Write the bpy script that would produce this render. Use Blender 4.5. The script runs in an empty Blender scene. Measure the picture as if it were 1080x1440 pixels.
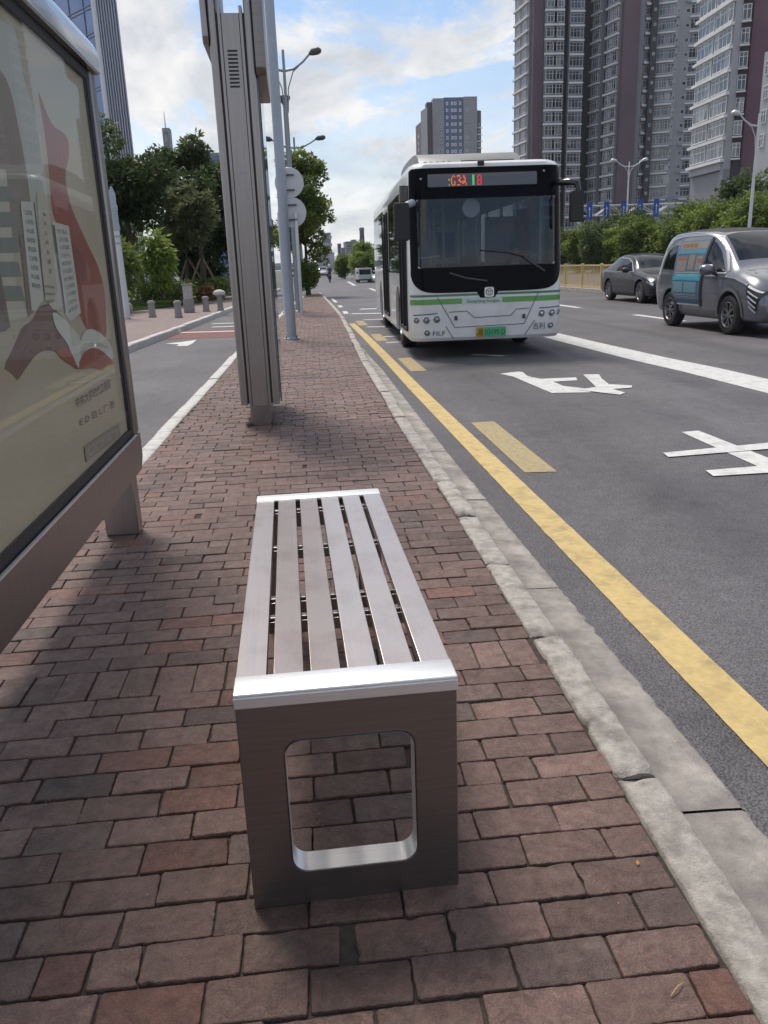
import bpy, bmesh, math, random
from math import sin, cos, pi, radians, sqrt, exp, atan2
from mathutils import Vector, Matrix, Euler, noise as mnoise
from mathutils.bvhtree import BVHTree

SC = bpy.context.scene
COL = SC.collection
RND = random.Random(11)
G = -0.15                      # road level; the brick platform is z = 0

# ------------------------------------------------------------------ camera
F_PX = 1141.4
CAM_H = 1.32
def cam_axes():
    p, r, y = radians(16.92), radians(-2.10), radians(5.41)
    cp, sp, cy, sy = cos(p), sin(p), cos(y), sin(y)
    fwd = Vector((sy*cp, cy*cp, -sp)); right0 = Vector((cy, -sy, 0)); up0 = right0.cross(fwd)
    return cos(r)*right0 + sin(r)*up0, -sin(r)*right0 + cos(r)*up0, fwd
CR, CU, CF = cam_axes()
CC = Vector((0, 0, CAM_H))
def ray(px, py): return CF*F_PX + CR*(px-540) - CU*(py-720)
def onZ(px, py, z=0.0):
    d = ray(px, py); return CC + d*((z-CAM_H)/d.z)
def onY(px, py, Y):
    d = ray(px, py); return CC + d*(Y/d.y)
def onX(px, py, X):
    d = ray(px, py); return CC + d*(X/d.x)
cam_d = bpy.data.cameras.new('camera'); cam = bpy.data.objects.new('camera', cam_d); COL.objects.link(cam)
cam_d.sensor_fit = 'VERTICAL'; cam_d.sensor_height = 24; cam_d.lens = 24*F_PX/1440
cam_d.clip_start = 0.05; cam_d.clip_end = 6000
cam.matrix_world = Matrix(((CR.x, CU.x, -CF.x, CC.x), (CR.y, CU.y, -CF.y, CC.y), (CR.z, CU.z, -CF.z, CC.z), (0, 0, 0, 1)))
SC.camera = cam

# ------------------------------------------------------------------ mesh builder
class MB:
    def __init__(self): self.v = []; self.f = []; self.c = []
    def add(self, vs, fs):
        o = len(self.v); self.v += [tuple(p) for p in vs]; self.f += [tuple(i+o for i in f) for f in fs]; return self
    def box(self, x0, x1, y0, y1, z0, z1, M=None):
        vs = [Vector(p) for p in ((x0,y0,z0),(x1,y0,z0),(x1,y1,z0),(x0,y1,z0),(x0,y0,z1),(x1,y0,z1),(x1,y1,z1),(x0,y1,z1))]
        if M: vs = [M @ p for p in vs]
        return self.add(vs, [(0,3,2,1),(4,5,6,7),(0,1,5,4),(1,2,6,5),(2,3,7,6),(3,0,4,7)])
    def tube(self, pts, rad, n=8, cap=True):
        pts = [Vector(p) for p in pts]
        if not hasattr(rad, '__len__'): rad = [rad]*len(pts)
        rings = []; prev = None
        for i, p in enumerate(pts):
            a = pts[max(i-1, 0)]; b = pts[min(i+1, len(pts)-1)]
            t = (b-a).normalized()
            if prev is None:
                u = t.cross(Vector((0, 0, 1)))
                if u.length < 1e-3: u = t.cross(Vector((1, 0, 0)))
            else: u = prev - t*prev.dot(t)
            u.normalize(); prev = u; w = t.cross(u)
            rings.append([p + (u*cos(2*pi*k/n) + w*sin(2*pi*k/n))*rad[i] for k in range(n)])
        vs = [q for r in rings for q in r]; fs = []
        for i in range(len(rings)-1):
            for k in range(n):
                a = i*n+k; b = i*n+(k+1) % n
                fs.append((a, b, b+n, a+n))
        if cap: fs += [tuple(reversed(range(n))), tuple(range((len(rings)-1)*n, len(rings)*n))]
        return self.add(vs, fs)
    def prism(self, poly, axis, a, b, M=None):
        """extrude a 2D outline along axis x (outline = y,z), y (x,z) or z (x,y) from a to b"""
        def P(p, d): return Vector((d, p[0], p[1])) if axis == 'x' else Vector((p[0], d, p[1])) if axis == 'y' else Vector((p[0], p[1], d))
        n = len(poly); vs = [P(p, a) for p in poly] + [P(p, b) for p in poly]
        if M: vs = [M @ p for p in vs]
        fs = [tuple(range(n)), tuple(range(2*n-1, n-1, -1))] + [(i, i+n, (i+1) % n+n, (i+1) % n) for i in range(n)]
        return self.add(vs, fs)
    def lathe(self, prof, n=16, c=(0, 0, 0), M=None, caps=True):
        """profile of (radius, z) turned about z"""
        vs = []; fs = []
        for r, z in prof:
            for k in range(n): vs.append(Vector((c[0]+r*cos(2*pi*k/n), c[1]+r*sin(2*pi*k/n), c[2]+z)))
        if M: vs = [M @ p for p in vs]
        m = len(prof)
        for i in range(m-1):
            for k in range(n):
                a = i*n+k; b = i*n+(k+1) % n; fs.append((a, b, b+n, a+n))
        if caps: fs += [tuple(reversed(range(n))), tuple(range((m-1)*n, m*n))]
        return self.add(vs, fs)
    def quad(self, a, b, c, d): return self.add([a, b, c, d], [(0, 1, 2, 3)])
    def mesh(self, name, mats, bevel=0, seg=2, smooth=None, fix=True):
        me = bpy.data.meshes.new(name); me.from_pydata(self.v, [], self.f)
        if fix or bevel:
            bm = bmesh.new(); bm.from_mesh(me)
            if fix: bmesh.ops.recalc_face_normals(bm, faces=bm.faces)
            if bevel:
                es = [e for e in bm.edges if len(e.link_faces) == 2 and e.calc_face_angle(0) > 0.5]
                bmesh.ops.bevel(bm, geom=es, offset=bevel, segments=seg, affect='EDGES', profile=0.5, clamp_overlap=True)
            bm.to_mesh(me); bm.free()
        for m in (mats if isinstance(mats, (list, tuple)) else [mats]): me.materials.append(m)
        if bevel and smooth is not None and smooth <= 40: smooth = 20
        if smooth is not None:
            me.polygons.foreach_set('use_smooth', [True]*len(me.polygons)); me.set_sharp_from_angle(angle=radians(smooth))
        me.update(); return me
    def build(self, name, mats, parent=None, loc=None, **k):
        return link(name, self.mesh(name, mats, **k), parent, loc)

def link(name, me, parent=None, loc=None):
    o = bpy.data.objects.new(name, me); COL.objects.link(o)
    if parent is not None: o.parent = parent
    if loc is not None: o.location = loc
    return o
def tag(o, label=None, cat=None, group=None, kind=None):
    if label: o['label'] = label
    if cat: o['category'] = cat
    if group: o['group'] = group
    if kind: o['kind'] = kind
    return o
def thing(name, label, cat, loc=(0, 0, 0), rz=0.0, group=None):
    o = bpy.data.objects.new(name, None); COL.objects.link(o); o.empty_display_size = .2
    o.location = loc; o.rotation_euler = (0, 0, rz); return tag(o, label, cat, group)
def copy_tree(o, parent=None, label=None, loc=None, rz=None, scale=None):
    c = o.copy(); COL.objects.link(c)
    if parent is not None: c.parent = parent
    if label: c['label'] = label
    if loc is not None: c.location = loc
    if rz is not None: c.rotation_euler = (0, 0, rz)
    if scale is not None: c.scale = scale
    for ch in list(o.children): copy_tree(ch, c)
    return c
def set_attr(me, name, cols):
    a = me.color_attributes.new(name, 'FLOAT_COLOR', 'POINT')
    a.data.foreach_set('color', [x for c in cols for x in (c[0], c[1], c[2], 1.0)])
def rrect(x0, x1, y0, y1, r, n=5):
    r = r if hasattr(r, '__len__') else (r,)*4; out = []
    for (cx, cy, a0, rr) in ((x1-r[0], y1-r[0], 0, r[0]), (x0+r[1], y1-r[1], pi/2, r[1]), (x0+r[2], y0+r[2], pi, r[2]), (x1-r[3], y0+r[3], 1.5*pi, r[3])):
        for k in range(n+1):
            t = a0+pi/2*k/n; out.append((cx+rr*cos(t), cy+rr*sin(t)))
    return out
def circle(cx, cy, r, n=20): return [(cx+r*cos(2*pi*k/n), cy+r*sin(2*pi*k/n)) for k in range(n)]
def smooth_poly(pts, n=6, closed=False):
    """Catmull-Rom through points"""
    out = []; m = len(pts)
    rng = range(m) if closed else range(m-1)
    for i in rng:
        g = (lambda k: pts[k % m]) if closed else (lambda k: pts[min(max(k, 0), m-1)])
        p0, p1, p2, p3 = g(i-1), g(i), g(i+1), g(i+2)
        for k in range(n):
            t = k/n
            out.append(tuple(.5*((2*b)+(-a+c)*t+(2*a-5*b+4*c-d)*t*t+(-a+3*b-3*c+d)*t**3) for a, b, c, d in zip(p0, p1, p2, p3)))
    if not closed: out.append(tuple(pts[-1]))
    return out
def fill2d(poly, maxlen=None):
    """triangulated outline as (verts2d, faces); refined so it can follow a curved body"""
    bm = bmesh.new(); vs = [bm.verts.new((p[0], p[1], 0)) for p in poly]
    f = bm.faces.new(vs); bmesh.ops.triangulate(bm, faces=[f])
    if maxlen:
        for _ in range(6):
            es = [e for e in bm.edges if e.calc_length() > maxlen]
            if not es: break
            bmesh.ops.subdivide_edges(bm, edges=es, cuts=1)
            bmesh.ops.triangulate(bm, faces=[x for x in bm.faces if len(x.verts) > 3])
    bm.verts.index_update()
    v = [(a.co.x, a.co.y) for a in bm.verts]; fs = [tuple(a.index for a in x.verts) for x in bm.faces]; bm.free(); return v, fs
def patch(mb, bvh, poly, axis, sgn, off=.004, maxlen=.12):
    """a thin patch that follows a body's surface: the outline is shot at the body along the axis"""
    v, fs = fill2d(poly, maxlen); out = []
    for a, b in v:
        if axis == 'x': o = Vector((sgn*8, a, b)); d = Vector((-sgn, 0, 0))
        elif axis == 'y': o = Vector((a, sgn*30, b)); d = Vector((0, -sgn, 0))
        else: o = Vector((a, b, 8)); d = Vector((0, 0, -1))
        h = bvh.ray_cast(o, d)
        if h[0] is None:
            near = bvh.find_nearest(Vector((o.x if axis != 'x' else sgn*1.2, o.y if axis != 'y' else sgn*3, o.z if axis != 'z' else 1.5)))
            p = near[0]; nrm = near[1]
            p = Vector((p.x if axis == 'x' else a, p.y if axis == 'y' else (a if axis == 'x' else b), b if axis != 'z' else p.z)) if False else p
        else: p = h[0]; nrm = h[1]
        if nrm.dot(-d) < 0: nrm = -nrm
        out.append(p + (nrm*.35 - d*.65).normalized()*off)
    mb.add(out, fs); return mb
TXT = {}
def text2d(s, size=1.0):
    """outline mesh of a string in (x, y), as verts and faces; built from the font shipped with Blender"""
    if s not in TXT:
        c = bpy.data.curves.new('lettering', 'FONT'); c.body = s; c.resolution_u = 2
        o = bpy.data.objects.new('lettering', c); COL.objects.link(o)
        dg = bpy.context.evaluated_depsgraph_get(); m = bpy.data.meshes.new_from_object(o.evaluated_get(dg))
        TXT[s] = ([(v.co.x, v.co.y) for v in m.vertices], [tuple(p.vertices) for p in m.polygons])
        bpy.data.objects.remove(o); bpy.data.curves.remove(c); bpy.data.meshes.remove(m)
    v, f = TXT[s]; return [(x*size, y*size) for x, y in v], f
def lettering(mb, s, size, fn, sx=1.0):
    v, f = text2d(s, size); mb.add([fn(x*sx, y) for x, y in v], f); return mb

# ------------------------------------------------------------------ materials
def nt(m): m.use_nodes = True; t = m.node_tree; t.nodes.clear(); return t
def N(t, typ, **k):
    n = t.nodes.new(typ)
    for a, b in k.items():
        if hasattr(n, a) and a not in n.inputs: setattr(n, a, b)
        else: n.inputs[a].default_value = b
    return n
def L(t, a, ao, b, bi): t.links.new(a.outputs[ao], b.inputs[bi])
def rgba(c): return (c[0], c[1], c[2], 1)
MATS = {}
def mat(name, col, rough=.6, metal=0.0, col2=None, var=5.0, stretch=None, bump=0.0, bscale=60.0, spec=.5, attr=None, coat=0.0, rvar=0.0, dirt=None, dscale=1.3, detail=6):
    if name in MATS: return MATS[name]
    m = bpy.data.materials.new(name); t = nt(m)
    out = N(t, 'ShaderNodeOutputMaterial'); b = N(t, 'ShaderNodeBsdfPrincipled'); L(t, b, 0, out, 0)
    b.inputs['Base Color'].default_value = rgba(col); b.inputs['Roughness'].default_value = rough; b.inputs['Metallic'].default_value = metal
    b.inputs['Specular IOR Level'].default_value = spec; b.inputs['Coat Weight'].default_value = coat; b.inputs['Coat Roughness'].default_value = .05
    tc = N(t, 'ShaderNodeTexCoord'); src = (tc, 'Object')
    if stretch:
        mp = N(t, 'ShaderNodeMapping'); mp.inputs['Scale'].default_value = stretch; L(t, tc, 'Object', mp, 0); src = (mp, 0)
    last = None
    if attr:
        a = N(t, 'ShaderNodeAttribute', attribute_name=attr); last = (a, 'Color')
    if col2 is not None:
        n = N(t, 'ShaderNodeTexNoise', Scale=var, Detail=detail, Roughness=.6); L(t, src[0], src[1], n, 'Vector')
        r = N(t, 'ShaderNodeMapRange'); r.inputs[1].default_value = .33; r.inputs[2].default_value = .67; L(t, n, 0, r, 0)
        if attr:
            mx = N(t, 'ShaderNodeMix', data_type='RGBA', blend_type='MULTIPLY'); mx.inputs[0].default_value = 1
            m2 = N(t, 'ShaderNodeMix', data_type='RGBA'); m2.inputs[6].default_value = rgba(col); m2.inputs[7].default_value = rgba(col2); L(t, r, 0, m2, 0)
            L(t, last[0], last[1], mx, 6); L(t, m2, 2, mx, 7); last = (mx, 2)
        else:
            mx = N(t, 'ShaderNodeMix', data_type='RGBA'); mx.inputs[6].default_value = rgba(col); mx.inputs[7].default_value = rgba(col2)
            L(t, r, 0, mx, 0); last = (mx, 2)
        if rvar:
            rr = N(t, 'ShaderNodeMapRange'); rr.inputs[3].default_value = rough-rvar; rr.inputs[4].default_value = rough+rvar; L(t, n, 0, rr, 0); L(t, rr, 0, b, 'Roughness')
    if dirt is not None:
        n3 = N(t, 'ShaderNodeTexNoise', Scale=dscale, Detail=8, Roughness=.65); L(t, tc, 'Object', n3, 'Vector')
        r3 = N(t, 'ShaderNodeMapRange'); r3.inputs[1].default_value = .48; r3.inputs[2].default_value = .72; r3.inputs[4].default_value = .8; L(t, n3, 0, r3, 0)
        m3 = N(t, 'ShaderNodeMix', data_type='RGBA'); m3.inputs[7].default_value = rgba(dirt); m3.inputs[6].default_value = rgba(col)
        if last: L(t, last[0], last[1], m3, 6)
        L(t, r3, 0, m3, 0); last = (m3, 2)
    if last: L(t, last[0], last[1], b, 'Base Color')
    if bump:
        n2 = N(t, 'ShaderNodeTexNoise', Scale=bscale, Detail=8, Roughness=.65); L(t, src[0], src[1], n2, 'Vector')
        bp = N(t, 'ShaderNodeBump', Strength=1.0, Distance=bump); L(t, n2, 0, bp, 'Height'); L(t, bp, 0, b, 'Normal')
    MATS[name] = m; return m
def glass(name, tint, rough=.02, alpha=.5, refl=.9):
    """tinted window glass: mirror-like at a glancing angle, see-through by the tint"""
    m = bpy.data.materials.new(name); t = nt(m); out = N(t, 'ShaderNodeOutputMaterial')
    tr = N(t, 'ShaderNodeBsdfTransparent'); tr.inputs[0].default_value = rgba([c*alpha for c in tint])
    gl = N(t, 'ShaderNodeBsdfGlossy'); gl.inputs['Roughness'].default_value = rough; gl.inputs[0].default_value = (.9, .95, 1, 1)
    lw = N(t, 'ShaderNodeLayerWeight'); pw = N(t, 'ShaderNodeMath', operation='POWER'); L(t, lw, 'Facing', pw, 0); pw.inputs[1].default_value = 5
    fr = N(t, 'ShaderNodeMath', operation='MULTIPLY_ADD'); L(t, pw, 0, fr, 0); fr.inputs[1].default_value = refl; fr.inputs[2].default_value = .045; mx = N(t, 'ShaderNodeMixShader')
    L(t, fr, 0, mx, 0); L(t, tr, 0, mx, 1); L(t, gl, 0, mx, 2); L(t, mx, 0, out, 0); MATS[name] = m; return m
def emit(name, col, s):
    m = bpy.data.materials.new(name); t = nt(m); out = N(t, 'ShaderNodeOutputMaterial'); e = N(t, 'ShaderNodeEmission', Strength=s); e.inputs[0].default_value = rgba(col); L(t, e, 0, out, 0); return m
def leafmat(name, c1, c2, trans=.35):
    m = bpy.data.materials.new(name); t = nt(m); out = N(t, 'ShaderNodeOutputMaterial')
    a = N(t, 'ShaderNodeAttribute', attribute_name='leaf'); oi = N(t, 'ShaderNodeObjectInfo')
    mx = N(t, 'ShaderNodeMix', data_type='RGBA'); mx.inputs[6].default_value = rgba(c1); mx.inputs[7].default_value = rgba(c2); L(t, a, 'Fac', mx, 0)
    hs = N(t, 'ShaderNodeHueSaturation'); mr = N(t, 'ShaderNodeMapRange'); mr.inputs[3].default_value = .75; mr.inputs[4].default_value = 1.25; L(t, oi, 'Random', mr, 0); L(t, mr, 0, hs, 'Value'); L(t, mx, 2, hs, 'Color')
    d = N(t, 'ShaderNodeBsdfPrincipled', Roughness=.5); d.inputs['Specular IOR Level'].default_value = .35; L(t, hs, 0, d, 'Base Color')
    tl = N(t, 'ShaderNodeBsdfTranslucent'); L(t, hs, 0, tl, 0)
    ms = N(t, 'ShaderNodeMixShader'); ms.inputs[0].default_value = trans; L(t, d, 0, ms, 1); L(t, tl, 0, ms, 2); L(t, ms, 0, out, 0)
    MATS[name] = m; return m

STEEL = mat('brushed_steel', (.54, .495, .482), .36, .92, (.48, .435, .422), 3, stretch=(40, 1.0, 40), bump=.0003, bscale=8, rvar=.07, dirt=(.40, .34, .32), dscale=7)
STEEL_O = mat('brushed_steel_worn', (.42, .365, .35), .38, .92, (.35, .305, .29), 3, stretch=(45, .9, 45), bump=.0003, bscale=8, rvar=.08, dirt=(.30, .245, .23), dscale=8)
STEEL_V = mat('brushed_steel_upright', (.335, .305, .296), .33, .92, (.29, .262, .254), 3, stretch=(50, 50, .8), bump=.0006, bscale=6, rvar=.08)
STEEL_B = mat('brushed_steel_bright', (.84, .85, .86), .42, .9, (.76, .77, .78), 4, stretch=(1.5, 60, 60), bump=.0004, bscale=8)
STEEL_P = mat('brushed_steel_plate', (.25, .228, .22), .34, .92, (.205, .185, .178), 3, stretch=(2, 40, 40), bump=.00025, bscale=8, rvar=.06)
CHROME = mat('polished_steel', (.72, .74, .77), .16, 1.0, (.62, .64, .68), 2.5)
BLACK = mat('black_rubber', (.018, .017, .018), .6)
BLACKG = mat('black_gloss', (.010, .010, .012), .08, coat=.3)
def road_mat():
    m = bpy.data.materials.new('asphalt'); t = nt(m); out = N(t, 'ShaderNodeOutputMaterial'); b = N(t, 'ShaderNodeBsdfPrincipled'); L(t, b, 0, out, 0); b.inputs['Specular IOR Level'].default_value = .35
    tc = N(t, 'ShaderNodeTexCoord')
    def noise(sc, det=6, map_=None, rough=.6):
        n = N(t, 'ShaderNodeTexNoise', Scale=sc, Detail=det, Roughness=rough)
        if map_:
            mp = N(t, 'ShaderNodeMapping'); mp.inputs['Scale'].default_value = map_; L(t, tc, 'Object', mp, 0); L(t, mp, 0, n, 'Vector')
        else: L(t, tc, 'Object', n, 'Vector')
        return n
    def rng(n, a, b_, c, d, o=0):
        r = N(t, 'ShaderNodeMapRange'); r.inputs[1].default_value = a; r.inputs[2].default_value = b_; r.inputs[3].default_value = c; r.inputs[4].default_value = d; L(t, n, o, r, 0); return r
    def mul(a, b_):
        x = N(t, 'ShaderNodeMath', operation='MULTIPLY'); L(t, a, 0, x, 0); L(t, b_, 0, x, 1); return x
    grain = rng(noise(150, 3), .33, .67, .45, 1.60); mid = rng(noise(7, 6), .3, .7, .88, 1.12); big = rng(noise(.35, 5), .35, .65, .80, 1.16); tracks = rng(noise(1, 3, (.95, .02, 1)), .38, .62, .80, 1.12)
    oil = rng(noise(1, 6, (1.6, .7, 1), .7), .58, .72, 1, .66)
    f = mul(mul(mul(mul(grain, mid), big), tracks), oil)
    c = N(t, 'ShaderNodeMix', data_type='RGBA', blend_type='MULTIPLY'); c.inputs[0].default_value = 1; c.inputs[6].default_value = (.112, .106, .114, 1); L(t, f, 0, c, 7); L(t, c, 2, b, 'Base Color')
    rr = rng(tracks, .80, 1.12, .52, .68); L(t, rr, 0, b, 'Roughness')
    vb = N(t, 'ShaderNodeTexVoronoi', Scale=95); L(t, tc, 'Object', vb, 'Vector'); bp = N(t, 'ShaderNodeBump', Strength=.9, Distance=.006); L(t, vb, 0, bp, 'Height'); bp.invert = True; L(t, bp, 0, b, 'Normal')
    return m
ASPHALT = road_mat()
GROUND = mat('earth_ground', (.10, .10, .085), .95, 0, (.14, .135, .12), .2)
def brick_mat():
    m = bpy.data.materials.new('paving_brick'); t = nt(m); out = N(t, 'ShaderNodeOutputMaterial'); b = N(t, 'ShaderNodeBsdfPrincipled'); L(t, b, 0, out, 0); b.inputs['Specular IOR Level'].default_value = .4
    tc = N(t, 'ShaderNodeTexCoord'); at_ = N(t, 'ShaderNodeAttribute', attribute_name='brick')
    def noise(sc, det=6, rough=.6, dist=0):
        n = N(t, 'ShaderNodeTexNoise', Scale=sc, Detail=det, Roughness=rough, Distortion=dist); L(t, tc, 'Object', n, 'Vector'); return n
    def rng(n, a, b_, c, d, o=0):
        r = N(t, 'ShaderNodeMapRange'); r.inputs[1].default_value = a; r.inputs[2].default_value = b_; r.inputs[3].default_value = c; r.inputs[4].default_value = d; L(t, n, o, r, 0); return r
    def mul(a, b_):
        x = N(t, 'ShaderNodeMath', operation='MULTIPLY'); L(t, a, 0, x, 0); L(t, b_, 0, x, 1); return x
    grain = rng(noise(300, 3), .32, .68, .66, 1.36); blot = rng(noise(22, 8, .72, .8), .32, .68, .62, 1.28); stain = rng(noise(1.5, 7, .66), .50, .70, 1.04, .70); scr = rng(noise(75, 5, .7, 1.2), .62, .72, 1, .72)
    f = mul(mul(mul(grain, blot), stain), scr)
    c = N(t, 'ShaderNodeMix', data_type='RGBA', blend_type='MULTIPLY'); c.inputs[0].default_value = 1; L(t, at_, 'Color', c, 6); L(t, f, 0, c, 7)
    gd = N(t, 'ShaderNodeMix', data_type='RGBA'); gd.inputs[7].default_value = (.20, .168, .142, 1); L(t, c, 2, gd, 6); dm = rng(noise(5, 8, .7), .56, .74, 0, .5); L(t, dm, 0, gd, 0)      # pale dust
    vo = N(t, 'ShaderNodeTexVoronoi', Scale=38); L(t, tc, 'Object', vo, 'Vector'); sp = rng(vo, .045, .07, 1, 0); sm_ = rng(noise(9, 2), .56, .62, 0, .8); w = mul(sp, sm_)
    g2 = N(t, 'ShaderNodeMix', data_type='RGBA'); g2.inputs[7].default_value = (.52, .50, .47, 1); L(t, gd, 2, g2, 6); L(t, w, 0, g2, 0); L(t, g2, 2, b, 'Base Color')                       # grit
    rr = rng(noise(12, 4), .3, .7, .42, .68); L(t, rr, 0, b, 'Roughness')
    bp = N(t, 'ShaderNodeBump', Strength=1, Distance=.004); L(t, noise(150, 7, .7), 0, bp, 'Height'); b2 = N(t, 'ShaderNodeBump', Strength=1, Distance=.010); L(t, noise(30, 7, .66, .9), 0, b2, 'Height'); L(t, b2, 0, bp, 'Normal'); L(t, bp, 0, b, 'Normal')
    return m
BRICK = brick_mat()
JOINT = mat('joint_sand', (.035, .028, .025), .95, 0, (.065, .052, .046), 40, bump=.006, bscale=90)
KERBM = mat('kerb_concrete', (.56, .515, .46), .8, 0, (.34, .31, .28), 26, bump=.010, bscale=130, dirt=(.12, .105, .095), dscale=7, detail=10)
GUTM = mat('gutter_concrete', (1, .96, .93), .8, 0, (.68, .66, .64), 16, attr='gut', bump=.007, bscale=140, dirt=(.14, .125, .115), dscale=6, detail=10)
YELLOW = mat('yellow_paint', (.60, .45, .19), .7, 0, (.50, .37, .15), 30, bump=.003, bscale=90, dirt=(.30, .23, .11), dscale=9)
YELLOW2 = mat('worn_yellow_paint', (.46, .36, .18), .75, 0, (.27, .22, .13), 45, bump=.004, bscale=90)
WHITEP = mat('white_road_paint', (.66, .66, .64), .7, 0, (.54, .54, .53), 25, bump=.003, bscale=90, dirt=(.33, .33, .325), dscale=7)
WHITE_KERB = mat('painted_kerb', (.60, .59, .57), .75, 0, (.42, .41, .39), 12, bump=.003, bscale=80)
PINKPAVE = mat('pink_paving', (.26, .20, .185), .85, 0, (.19, .15, .14), 3, bump=.004, bscale=30)
REDROAD = mat('red_asphalt', (.20, .085, .075), .85, 0, (.15, .07, .065), 30)
GRASSM = leafmat('grass_blade', (.05, .10, .018), (.12, .19, .04), .3)
SOIL = mat('lawn_soil', (.055, .085, .025), .95, 0, (.09, .12, .035), 4)
BARK = mat('bark', (.055, .045, .036), .9, 0, (.085, .07, .055), 12, stretch=(6, 6, 1), bump=.02, bscale=8)
WOOD = mat('stake_wood', (.20, .145, .10), .85, 0, (.14, .10, .07), 9)
GREYPAINT = mat('grey_painted_steel', (.36, .40, .46), .45, .25, (.31, .35, .41), 2, bump=.0005, bscale=30)
PALEPAINT = mat('pale_painted_steel', (.60, .62, .64), .45, .2, (.54, .56, .58), 3)
DARKMETAL = mat('dark_metal', (.08, .085, .095), .5, .4)
SIGNBACK = mat('sign_back_aluminium', (.52, .54, .56), .5, .3, (.46, .48, .50), 4)
STONE = mat('granite', (.30, .285, .275), .75, 0, (.22, .21, .205), 60, bump=.002, bscale=80)
LF_DARK = leafmat('dark_foliage', (.034, .064, .022), (.16, .21, .075), .5)
LF_MID = leafmat('mid_foliage', (.055, .098, .018), (.25, .31, .07), .55)
LF_OLIVE = leafmat('olive_foliage', (.06, .08, .03), (.20, .225, .10), .42)
LF_LIGHT = leafmat('light_foliage', (.085, .15, .03), (.33, .40, .085), .5)

# ------------------------------------------------------------------ sky and sun
SUN_AZ, SUN_EL = radians(-21), radians(62)          # azimuth from +Y towards +X
SUN_DIR = Vector((sin(SUN_AZ)*cos(SUN_EL), cos(SUN_AZ)*cos(SUN_EL), sin(SUN_EL)))
sun_d = bpy.data.lights.new('sun', 'SUN'); sun = bpy.data.objects.new('sun', sun_d); COL.objects.link(sun)
sun_d.energy = 2.3; sun_d.angle = radians(15); sun_d.color = (1, .92, .82)
sun.rotation_euler = (-SUN_DIR).to_track_quat('-Z', 'Y').to_euler(); sun.location = (0, 0, 200)
W = bpy.data.worlds.new('World'); SC.world = W; W.use_nodes = True; t = W.node_tree; t.nodes.clear()
wo = N(t, 'ShaderNodeOutputWorld'); bg = N(t, 'ShaderNodeBackground'); L(t, bg, 0, wo, 0); bg.inputs[1].default_value = .1
sky = N(t, 'ShaderNodeTexSky'); sky.sky_type = 'NISHITA'; sky.sun_disc = False; sky.sun_elevation = SUN_EL; sky.sun_rotation = SUN_AZ
sky.altitude = 50; sky.air_density = 1.0; sky.dust_density = .4; sky.ozone_density = 1.6
tc = N(t, 'ShaderNodeTexCoord'); sx = N(t, 'ShaderNodeSeparateXYZ'); L(t, tc, 'Generated', sx, 0)
za = N(t, 'ShaderNodeMath', operation='MAXIMUM'); L(t, sx, 2, za, 0); za.inputs[1].default_value = 0.0
zb = N(t, 'ShaderNodeMath', operation='ADD'); L(t, za, 0, zb, 0); zb.inputs[1].default_value = .16
ux = N(t, 'ShaderNodeMath', operation='DIVIDE'); L(t, sx, 0, ux, 0); L(t, zb, 0, ux, 1)
uy = N(t, 'ShaderNodeMath', operation='DIVIDE'); L(t, sx, 1, uy, 0); L(t, zb, 0, uy, 1)
cv = N(t, 'ShaderNodeCombineXYZ'); L(t, ux, 0, cv, 0); L(t, uy, 0, cv, 1); cv.inputs[2].default_value = 3.7
mp = N(t, 'ShaderNodeMapping'); mp.inputs['Scale'].default_value = (1.0, .62, 1); mp.inputs['Rotation'].default_value = (0, 0, radians(25)); mp.inputs['Location'].default_value = (CLX, CLY, 0) if 'CLX' in globals() else (0.6, 0.2, 0); L(t, cv, 0, mp, 0)
n1 = N(t, 'ShaderNodeTexNoise', Scale=.85, Detail=10, Roughness=.66, Distortion=.8); L(t, mp, 0, n1, 'Vector')
r1 = N(t, 'ShaderNodeMapRange', interpolation_type='SMOOTHSTEP'); r1.inputs[1].default_value = .455; r1.inputs[2].default_value = .57
mpw = N(t, 'ShaderNodeMapping'); mpw.inputs['Scale'].default_value = (3.4, 1.1, 1); mpw.inputs['Rotation'].default_value = (0, 0, radians(-35)); L(t, cv, 0, mpw, 0)
nw = N(t, 'ShaderNodeTexNoise', Scale=1.5, Detail=8, Roughness=.6, Distortion=.8); L(t, mpw, 0, nw, 'Vector')
aw = N(t, 'ShaderNodeMath', operation='MULTIPLY_ADD'); L(t, nw, 0, aw, 0); aw.inputs[1].default_value = .28; L(t, n1, 0, aw, 2); sw0 = N(t, 'ShaderNodeMath', operation='SUBTRACT'); L(t, aw, 0, sw0, 0); sw0.inputs[1].default_value = .135; L(t, sw0, 0, r1, 0)
# thin veil that thickens towards the horizon (real cloud cover seen edge-on)
hz = N(t, 'ShaderNodeMapRange', interpolation_type='SMOOTHSTEP'); hz.inputs[1].default_value = .26; hz.inputs[2].default_value = .02; hz.inputs[3].default_value = 0; hz.inputs[4].default_value = .92; L(t, sx, 2, hz, 0)
mxh = N(t, 'ShaderNodeMath', operation='MAXIMUM'); L(t, r1, 0, mxh, 0); L(t, hz, 0, mxh, 1)
n2 = N(t, 'ShaderNodeTexNoise', Scale=2.6, Detail=7, Roughness=.6, Distortion=.4); L(t, mp, 0, n2, 'Vector')
cc = N(t, 'ShaderNodeMix', data_type='RGBA'); cc.inputs[6].default_value = (4.3, 4.55, 4.95, 1); cc.inputs[7].default_value = (6.9, 6.8, 6.7, 1)
r2 = N(t, 'ShaderNodeMapRange'); r2.inputs[1].default_value = .35; r2.inputs[2].default_value = .62; L(t, n2, 0, r2, 0); L(t, r2, 0, cc, 0)
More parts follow.
